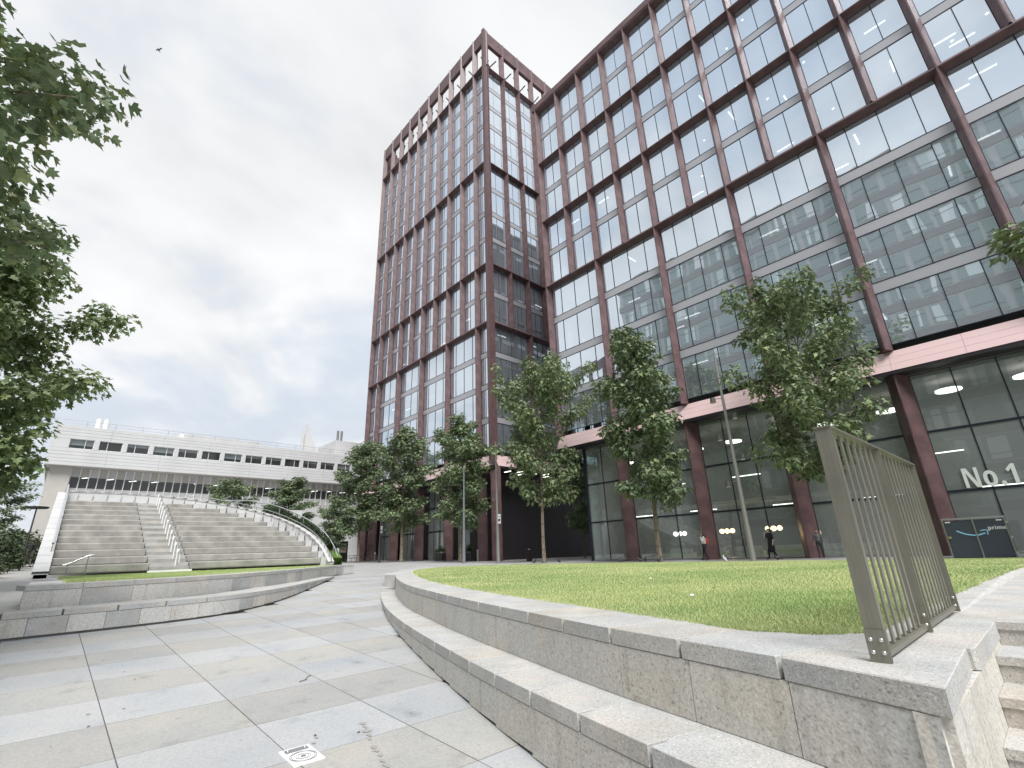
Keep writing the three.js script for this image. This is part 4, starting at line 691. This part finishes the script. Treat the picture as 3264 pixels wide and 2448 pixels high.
function tree(p, label, x, z, top, rot, wide = 1, group, lean = 0, baseY) {
  const y0 = baseY === undefined ? G(x, z) - 0.02 : baseY, s = (top - y0) / 17, T = thing('street_tree', label, 'tree', [x, H(y0), z], rot, group);
  T.scale.set(s * wide, s, s * wide); T.rotation.z = lean;
  mesh('trunk', protos[p].trunk, M.bark, T); mesh('limbs', protos[p].limbs, M.bark, T); const c = mesh('crown', protos[p].crown, M.leaf, T); return T;
}
tree(0, 'tall leafy street tree beside the lamp pole with stacked spotlights, before the lobby', -18.1, -29.5, 16.0, 0.4, 1.02);
tree(3, 'broad leafy street tree before the dark passage between the towers', -28.6, -29.5, 16.5, 1.1, 0.88);
tree(3, 'spreading street tree behind the slatted metal screen', -7.4, -29.6, 14.9, 2.9, 0.9);
tree(1, 'street tree before the lobby beyond the parcel container', 4.6, -27.8, 14.2, 0.9, 1.2);
tree(1, 'street tree by the tower corner next to the slim grey lamp pole', -40.3, -29.8, 14.5, 2.2, 1.15);
tree(2, 'street tree before the tower ground floor between two lamp poles', -51.2, -29.6, 15.4, 3.7, 1.2);
tree(0, 'street tree at the far corner of the tower beside the cafe tables', -61.9, -29.5, 15.6, 5.0, 1.3);
tree(1, 'short young tree beside the black information totem', -68.0, -28.6, 8.3, 1.6, 1.35);
tree(2, 'small rounded tree behind the top of the stepped seating', -50.5, -11.3, 7.6, 0.2, 1.5, undefined, 0, 0.2);
tree(0, 'wider bushy tree behind the curving handrail wall', -48.5, -15.9, 7.7, 4.1, 1.75, undefined, 0, 0.2);
tree(2, 'slim tree within the dark passage beside the tower', -35.5, -43, 11, 0.8, 0.9);
tree(2, 'dark tree beyond the ramp at the end of the white building', -62, 4.6, 8.5, 0.8, 1.7, undefined, 0, 0.5);
// plane trees overhanging the square
{
  const full = (f) => f < 0.2 ? 0.7 + f * 1.5 : f < 0.6 ? 1.0 : 1.0 - (f - 0.6) * 1.5;
  const N = treeParts({ Ht: 13.2, base: 1.9, R: 4.2, seed: 85, leaves: 30000, size: 0.2, kind: 'lobed', tone: [0.185, 0.25, 0.13], prof: full, nl: 64, clumpR: 0.72, trunkR: 0.22 });
  const T = thing('plane_tree', 'big plane tree with lobed leaves overhanging the paving, trunk out of sight', 'tree', [-9.4, H(pathY(-9.4)), 5.75]); mesh('trunk', N.trunk, M.bark, T); mesh('limbs', N.limbs, M.bark, T); mesh('crown', N.crown, M.leaf, T);
  const F2 = treeParts({ Ht: 11.5, base: 1.2, R: 3.3, seed: 97, leaves: 21000, size: 0.2, kind: 'lobed', tone: [0.20, 0.27, 0.12], prof: full, nl: 50, clumpR: 0.65, trunkR: 0.16 });
  const U = thing('plane_tree', 'smaller low-branched plane tree beside the ramp', 'tree', [-21, H(-0.65), 3.7]); mesh('trunk', F2.trunk, M.bark, U); mesh('limbs', F2.limbs, M.bark, U); mesh('crown', F2.crown, M.leaf, U);
}
// shrubs along the ramp and behind the handrail
{
  const rnd = mulberry(111), sh = [0, 1].map((i) => { const c = []; for (let k = 0; k < 16; k++) { const a = rnd() * 6.28, r = 0.95 * Math.sqrt(rnd()); c.push({ x: Math.cos(a) * r, y: 0.35 + rnd() * 0.75 * (1.2 - r), z: Math.sin(a) * r, r: 0.34 + 0.2 * rnd(), n: 110 }); } return leafMass(c, { size: 0.15, seed: 120 + i, tone: i ? [0.055, 0.09, 0.04] : [0.08, 0.11, 0.05] }); });
  const stem = join([0, 1, 2, 3, 4].map((k) => bar([0, 0, 0], [Math.cos(k * 1.26) * 0.45, 0.8, Math.sin(k * 1.26) * 0.45], 0.025, 5, 0.012)));
  const put = (x, y, z, s, i, label, group) => { const T = thing('shrub', label, 'shrub', [x, H(y), z], x * 3.1, group); T.scale.setScalar(s); mesh('stems', stem, M.bark, T); mesh('crown', sh[i], M.leaf, T); };
  for (let i = 0; i < 9; i++) put(-31 - i * 3.8, -0.79 + 0.034 * (15 + i * 3.8), 2.6 + (i % 2) * 0.35 - i * 0.02, 1.3 + 0.12 * i, i % 2, 'leafy shrub in the bed along the ramp', 'shrubs along the ramp');
  for (let i = 0; i < 8; i++) put(-33.2 - i * 1.3, 0.6 + i * 0.42, -13.6 + (i > 3 ? (i - 3) * 0.25 : 0), 0.75, 1, 'dark shrub planted behind the curving handrail', 'shrubs behind the handrail');
}
// ---------------------------------------------------------------- lamp poles
function pole(label, x, z, top, heads, sign, tint = M.pole) {
  const g = G(x, z), L = top - g, T = thing('lamp_pole', label, 'lamp pole', [x, H(g), z]);
  mesh('base_section', bar([0, 0, 0], [0, 1.9, 0], 0.15, 16, 0.14), tint === M.pole ? M.pole : tint, T);
  mesh('shaft', bar([0, 1.88, 0], [0, L, 0], 0.125, 16, 0.06), tint, T);
  heads.forEach((y, i) => { const s = i % 2 ? 1 : -1, a = mesh('bracket', bar([0, y, 0], [s * 0.5, y + 0.06, 0.12], 0.025, 6), M.poleDark, T); mesh('spotlight', join([metric(new THREE.CylinderGeometry(0.14, 0.17, 0.3, 14).translate(s * 0.55, y - 0.02, 0.14))]), M.poleDark, a); mesh('lens', metric(new THREE.CylinderGeometry(0.13, 0.13, 0.03, 14).translate(s * 0.55, y - 0.18, 0.14)), M.whiteLine, a); });
  if (!heads.length) mesh('lantern', metric(new THREE.CylinderGeometry(0.07, 0.06, 0.6, 10).translate(0, L + 0.25, 0)), M.bright, T);
  if (sign) { const b = mesh('notice', bx(0.34, 0.78, 0.03, 0.3, sign, 0.05), M.whiteLine, T); mesh('print', bx(0.26, 0.05, 0.006, 0.3, sign + 0.2, 0.069), M.poleDark, b); mesh('print', bx(0.26, 0.2, 0.006, 0.3, sign - 0.1, 0.069), M.poleDark, b); }
  return T;
}
pole('tall tapered lamp pole with stacked spotlights before the lobby', -11.54, -28, 11.3, [4.2, 5.6, 6.9, 8.0, 9.2, 10.2], 0);
pole('slim grey-blue lamp pole at the edge of the lawn by the tower corner', -37.3, -28, 7.3, [], 0, std({ color: lin(0.26, 0.29, 0.33), roughness: 0.45, metalness: 0.5 }));
pole('brown lamp pole with a white notice beside the lawn', -32.5, -28, 9.6, [8.6], 3.6);
pole('dark lamp pole with a white notice before the tower ground floor', -53.4, -28, 9.3, [], 3.6, M.poleDark);
{ const T = thing('lamp_pole', 'thin lamp post with a flat disc head beside the ramp', 'lamp pole', [-40, H(0.05), 1.1]); mesh('shaft', bar([0, 0, 0], [0, 3.4, 0], 0.05, 10, 0.035), M.poleDark, T); mesh('disc_head', metric(new THREE.CylinderGeometry(0.55, 0.5, 0.09, 24).translate(0, 3.42, 0)), M.poleDark, T); }
// ---------------------------------------------------------------- bollards, bin, totem, tables, planters
for (const [x, z, l] of [[-41.7, -33.1, 'steel bollard at the corner of the tower'], [-61.8, -31.8, 'steel bollard before the tower beside the cafe tables']]) { const T = thing('bollard', l, 'bollard', [x, H(G(x, z)), z]); mesh('post', metric(new THREE.CylinderGeometry(0.11, 0.11, 1.0, 16).translate(0, 0.5, 0)), M.steel, T); mesh('cap', metric(new THREE.CylinderGeometry(0.115, 0.12, 0.1, 16).translate(0, 1.05, 0)), M.bright, T); }
{ const x = -34.1, z = -33.2, T = thing('litter_bin', 'dark round litter bin standing by the passage', 'bin', [x, H(G(x, z)), z]); mesh('body', metric(new THREE.LatheGeometry([[0, 0], [0.26, 0], [0.28, 0.1], [0.29, 0.8], [0.25, 0.84], [0, 0.84]].map((p) => new THREE.Vector2(...p)), 20)), M.rustDark, T); mesh('hood', metric(new THREE.CylinderGeometry(0.33, 0.33, 0.05, 20).translate(0, 0.98, 0)), M.black, T); for (const s of [-1, 1]) mesh('hood_post', bar([s * 0.24, 0.82, 0], [s * 0.24, 0.97, 0], 0.02, 6), M.black, T); mesh('ashtray', bx(0.22, 0.1, 0.2, 0.05, 1.05, 0), M.bright, T); }
{ const T = thing('information_totem', 'black upright totem with a lit poster beside the white wall', 'totem', [-68.1, H(G(-68, -30) - 0.02), -30.2], 0.9); mesh('case', metric(new RoundedBoxGeometry(1.1, 2.7, 0.28, 2, 0.03).translate(0, 1.35, 0)), M.black, T); const p = mesh('poster', bx(0.82, 1.2, 0.02, 0, 1.8, 0.142), std({ color: lin(0.6, 0.58, 0.55), roughness: 0.4 }), T); mesh('poster_print', bx(0.5, 0.25, 0.01, 0.1, 1.62, 0.156), std({ color: lin(0.5, 0.2, 0.12), roughness: 0.5 }), p); }
for (let i = 0; i < 3; i++) {
  const x = -60.5 - i * 3.3, z = -31.3 + (i % 2) * 0.6, T = thing('cafe_table', 'thin metal cafe table and bench set before the white wall', 'table', [x, H(G(x, z)), z], i * 0.3, 'cafe tables');
  mesh('top', bx(1.9, 0.05, 0.75, 0, 0.75, 0), M.rustDark, T); for (const s of [-1, 1]) { mesh('seat', bx(1.9, 0.05, 0.3, 0, 0.46, s * 0.75), M.rustDark, T); for (const e of [-0.8, 0.8]) mesh('leg', join([bar([e, 0, s * 0.75], [e, 0.46, s * 0.75], 0.02, 5), bar([e, 0, s * 0.3], [e, 0.74, s * 0.3], 0.02, 5)]), M.steel, T); }
}
for (const [x, z, l] of [[-43.6, -33.4, 'dark planter tub by the tower corner column'], [-49.2, -33.5, 'dark planter tub before the middle of the tower glazing']]) { const T = thing('planter', l, 'planter', [x, H(G(x, z)), z]); mesh('tub', bx(1.5, 0.85, 0.6, 0, 0.42, 0), M.black, T); const c = []; const r = mulberry(7); for (let k = 0; k < 9; k++) c.push({ x: (r() - 0.5) * 1.2, y: 1.05 + r() * 0.5, z: (r() - 0.5) * 0.4, r: 0.25, n: 60 }); mesh('foliage', leafMass(c, { size: 0.14, seed: 9 }), M.leaf, T); }
// ---------------------------------------------------------------- people
function person(label, x, z, rot, { skin = [0.42, 0.27, 0.2], hair = [0.03, 0.02, 0.018], top, legs, arms, step = 0.12, bag, hgt = 1.74, coat = 0 }, y = G(x, z)) {
  const s = hgt / 1.74, J = { hd: [0, 1.62, 0.02], nk: [0, 1.46, 0], ch: [0, 1.28, 0], wa: [0, 1.05, 0], hp: [0, 0.93, 0], sl: [-0.18, 1.39, 0], sr: [0.18, 1.39, 0], hl: [-0.09, 0.9, 0], hr: [0.09, 0.9, 0], kl: [-0.1, 0.5, step * 0.6 + 0.02], kr: [0.1, 0.5, -step * 0.2 + 0.03], al: [-0.1, 0.09, step], ar: [0.1, 0.09, -step], tl: [-0.12, 0.04, step + 0.14], tr: [0.12, 0.04, -step + 0.14], ...arms };
  const B = [['hd', 'hd', 0.103, 0.1, hair], ['hd', 'nk', 0.07, 0.055, skin], ['nk', 'ch', 0.07, 0.15, top], ['ch', 'wa', 0.155, 0.135, top], ['wa', 'hp', 0.135, 0.15, coat ? top : legs], ['sl', 'sr', 0.075, 0.075, top], ['sl', 'el', 0.06, 0.046, top], ['el', 'wl', 0.044, 0.034, arms.bare ? skin : top], ['wl', 'fl', 0.036, 0.026, skin], ['sr', 'er', 0.06, 0.046, top], ['er', 'wr', 0.044, 0.034, arms.bare ? skin : top], ['wr', 'fr', 0.036, 0.026, skin], ['hl', 'kl', 0.09, 0.06, legs], ['kl', 'al', 0.06, 0.042, legs], ['hr', 'kr', 0.09, 0.06, legs], ['kr', 'ar', 0.06, 0.042, legs], ['al', 'tl', 0.045, 0.038, hair], ['ar', 'tr', 0.045, 0.038, hair]];
  if (coat) B.push(['hp', 'kn', 0.17, 0.18, top]), J.kn = [0, 0.55, 0];
  const face = [0, 1.6, 0.085];
  const S = 72, mc = new MarchingCubes(S, M.black, false, false, 60000); mc.isolation = 0; const half = S / 2, sc = 0.95, sd = (p, a, b, r1, r2) => { const bx_ = b[0] - a[0], by = b[1] - a[1], bz = b[2] - a[2], L = bx_ * bx_ + by * by + bz * bz, t = L ? clamp(((p[0] - a[0]) * bx_ + (p[1] - a[1]) * by + (p[2] - a[2]) * bz) / L) : 0; return Math.hypot(p[0] - a[0] - bx_ * t, p[1] - a[1] - by * t, p[2] - a[2] - bz * t) - lerp(r1, r2, t); };
  for (let k = 0; k < S; k++) for (let j = 0; j < S; j++) for (let i = 0; i < S; i++) { const p = [(i - half) / half * sc, (j - half) / half * sc + 0.87, (k - half) / half * sc]; let d = 9; for (const [a, b, r1, r2] of B) { const q = sd(p, J[a], J[b], r1, r2), h = clamp(0.5 + 0.5 * (d - q) / 0.03); d = lerp(d, q, h) - 0.03 * h * (1 - h); } const f = Math.hypot(p[0] - face[0], (p[1] - face[1]) * 0.85, p[2] - face[2]) - 0.055; d = Math.min(d, f); mc.field[i + j * S + k * S * S] = -d; }
  mc.update(); const n = mc.count, pos = new Float32Array(n * 3), col = new Float32Array(n * 3), nor = new Float32Array(n * 3);
  for (let i = 0; i < n; i++) { const p = [mc.positionArray[i * 3] * sc, mc.positionArray[i * 3 + 1] * sc + 0.87, mc.positionArray[i * 3 + 2] * sc]; let best = 9, c = top; for (const [a, b, r1, r2, cc] of B) { const q = sd(p, J[a], J[b], r1, r2); if (q < best) { best = q; c = cc; } } if (p[1] > 1.5 && p[2] > 0.05 && p[1] < 1.67) c = skin; for (let m = 0; m < 3; m++) { pos[i * 3 + m] = p[m]; col[i * 3 + m] = c[m]; nor[i * 3 + m] = mc.normalArray[i * 3 + m]; } }
  const g = new THREE.BufferGeometry(); g.setAttribute('position', new THREE.BufferAttribute(pos, 3)); g.setAttribute('color', new THREE.BufferAttribute(col, 3)); g.computeVertexNormals(); g.scale(s, s, s);
  const T = thing('person', label, 'person', [x, H(y), z], rot); mesh('body', g, std({ vertexColors: true, roughness: 0.85 }), T);
  if (bag) mesh('bag', metric(new RoundedBoxGeometry(0.3, 0.42, 0.17, 2, 0.05).translate(0, 1.2 * s, -0.22 * s)), std({ color: lin(...bag), roughness: 0.8 }), T); return T;
}
const down = { el: [-0.25, 1.12, -0.03], wl: [-0.27, 0.88, 0.06], fl: [-0.26, 0.78, 0.09], er: [0.25, 1.12, -0.03], wr: [0.27, 0.88, 0.06], fr: [0.26, 0.78, 0.09] };
person('person in a loose white shirt with a red bag, hand raised to the face', -16.2, -32.0, -0.9, { top: [0.72, 0.72, 0.70], legs: [0.03, 0.03, 0.035], bag: [0.5, 0.08, 0.05], arms: { ...down, er: [0.27, 1.2, 0.12], wr: [0.12, 1.44, 0.2], fr: [0.07, 1.54, 0.16] }, hgt: 1.72 });
person('person in long black clothes with one pale forearm raised to the head', -11.9, -31.8, -0.6, { top: [0.02, 0.02, 0.024], legs: [0.018, 0.018, 0.02], skin: [0.6, 0.5, 0.42], coat: 1, step: 0.2, arms: { ...down, bare: 1, el: [-0.26, 1.16, 0.16], wl: [-0.12, 1.42, 0.22], fl: [-0.06, 1.55, 0.18] }, hgt: 1.76 });
person('person in grey standing close to the lobby window beside the sign', -9.75, -33.2, 0.2, { top: [0.16, 0.16, 0.165], legs: [0.05, 0.05, 0.055], arms: down, hgt: 1.6 });
person('person in a dark jacket walking up the ramp', -44.5, 0.95, -1.9, { top: [0.02, 0.022, 0.028], legs: [0.22, 0.2, 0.2], hair: [0.05, 0.03, 0.03], arms: down, step: 0.2, bag: [0.02, 0.02, 0.02], hgt: 1.7 }, 0.2);
// ---------------------------------------------------------------- pigeons
{
  const body = (() => { const e = (rx, ry, rz, x, y, z, tilt = 0) => metric(new THREE.SphereGeometry(1, 14, 10).scale(rx, ry, rz).rotateX(tilt).translate(x, y, z)); return join([e(0.06, 0.065, 0.12, 0, 0.13, 0, -0.35), e(0.034, 0.036, 0.04, 0, 0.245, 0.11), bar([0, 0.16, 0.07], [0, 0.24, 0.105], 0.045, 8, 0.03), metric(new THREE.ConeGeometry(0.012, 0.04, 6).rotateX(Math.PI / 2).translate(0, 0.24, 0.16)), metric(new THREE.BoxGeometry(0.07, 0.016, 0.15).rotateX(-0.3).translate(0, 0.085, -0.15))]); })(), legs = join([bar([0.022, 0, 0.01], [0.022, 0.08, 0], 0.006, 5), bar([-0.022, 0, 0.01], [-0.022, 0.08, 0], 0.006, 5)]);
  const dk = std({ color: lin(0.035, 0.035, 0.045), roughness: 0.6 }), pl = std({ color: lin(0.45, 0.45, 0.46), roughness: 0.6 }), lg = std({ color: lin(0.3, 0.08, 0.06) });
  [[-26.2, -28.6], [-28.4, -28.2], [-19.6, -27.3], [-18.3, -27.5], [-17.7, -27.2], [-16.9, -27.4], [-11.6, -24.8], [-9.6, -26.1]].forEach(([x, z], i) => { const T = thing('pigeon', i === 6 ? 'pale pigeon alone on the grass nearer the bench wall' : 'dark pigeon on the far edge of the lawn', 'pigeon', [x, H(lawnY(x, z)) + 0.015, z], i * 1.7, 'pigeons on the lawn'); T.scale.setScalar(1.25); mesh('body', body, i === 6 ? pl : dk, T); mesh('legs', legs, lg, T); });
  const bird = thing('flying_bird', 'small dark bird high in the cloudy sky', 'bird', [-70 * 0.9, H(71 * 0.9), 3 * 0.9], 0.6); mesh('body', body, dk, bird); for (const s of [-1, 1]) mesh('wing', metric(new THREE.BoxGeometry(0.34, 0.012, 0.12).rotateZ(s * 0.4).translate(s * 0.2, 0.2, 0)), dk, bird); bird.scale.setScalar(1.3);
}
// ---------------------------------------------------------------- litter and fallen leaves on the paving and lawn
{
  const r = mulberry(201), lf = metric(new THREE.CircleGeometry(0.012, 5).scale(1, 1.9, 1).rotateX(-Math.PI / 2)), br = std({ color: lin(0.12, 0.085, 0.05), roughness: 1, side: THREE.DoubleSide }), pa = std({ color: lin(0.75, 0.75, 0.73), roughness: 0.9, side: THREE.DoubleSide });
  for (let i = 0; i < 12; i++) { const x = -3.4 - r() * 10, z = lerp(1.5, benchLine.at(clamp((-x - 0.4) / 19) * benchLine.L)[1] + 0.4, r()), m = solo('fallen_leaf', lf, br, 'small dry leaf fallen on the paving slabs', 'leaf', 'leaves on the paving'); m.position.set(x, H(pathY(x)) + 0.008, z); m.rotation.set(0.1, r() * 6, Math.atan(-0.0373)); }
  for (let i = 0; i < 5; i++) { const x = -2.2 - r() * 6, z = -6.6 - r() * 4, m = solo('paper_scrap', metric(new THREE.CircleGeometry(0.03, 6).rotateX(-1.2)), pa, 'white paper scrap lying in the grass', 'litter', 'scraps on the lawn'); m.position.set(x, H(lawnY(x, z)) + 0.03, z); m.rotation.y = r() * 6; }
}
{
  const r = mulberry(301), blob = (x, z, s) => { const n = 11, sh = new THREE.Shape(); for (let i = 0; i < n; i++) { const a = i / n * 6.283, q = s * (0.55 + 0.6 * r()); const px = Math.cos(a) * q * 1.5, py = Math.sin(a) * q; i ? sh.lineTo(px, py) : sh.moveTo(px, py); } return metric(new THREE.ShapeGeometry(sh).rotateX(-Math.PI / 2).rotateZ(Math.atan(-0.0373)).translate(x, H(pathY(x)) + 0.0045, z)); };
  solo('spill_stain', join([[-5.43, -2.76, 0.035], [-5.33, -2.74, 0.03], [-5.22, -2.7, 0.045], [-5.1, -2.67, 0.03], [-5.0, -2.63, 0.025], [-4.8, -2.57, 0.035], [-4.7, -2.55, 0.025], [-4.6, -2.53, 0.03], [-4.48, -2.49, 0.03], [-4.38, -2.47, 0.035], [-5.28, -2.2, 0.02], [-5.39, -2.27, 0.018]].map((q) => blob(...q))), std({ color: lin(0.33, 0.32, 0.30), roughness: 0.6 }), 'trail of dark spilled drops across the slabs beside the access cover', 'stain');
  solo('twig', tube([[-7.67, H(pathY(-7.67)) + 0.012, -3.07], [-7.62, H(pathY(-7.6)) + 0.016, -3.0], [-7.5, H(pathY(-7.5)) + 0.012, -2.93], [-7.47, H(pathY(-7.47)) + 0.01, -2.84]], 0.006, 16, 5), M.bark, 'bent dry twig lying across a paving slab', 'twig');
}
renderer.render(scene, camera);
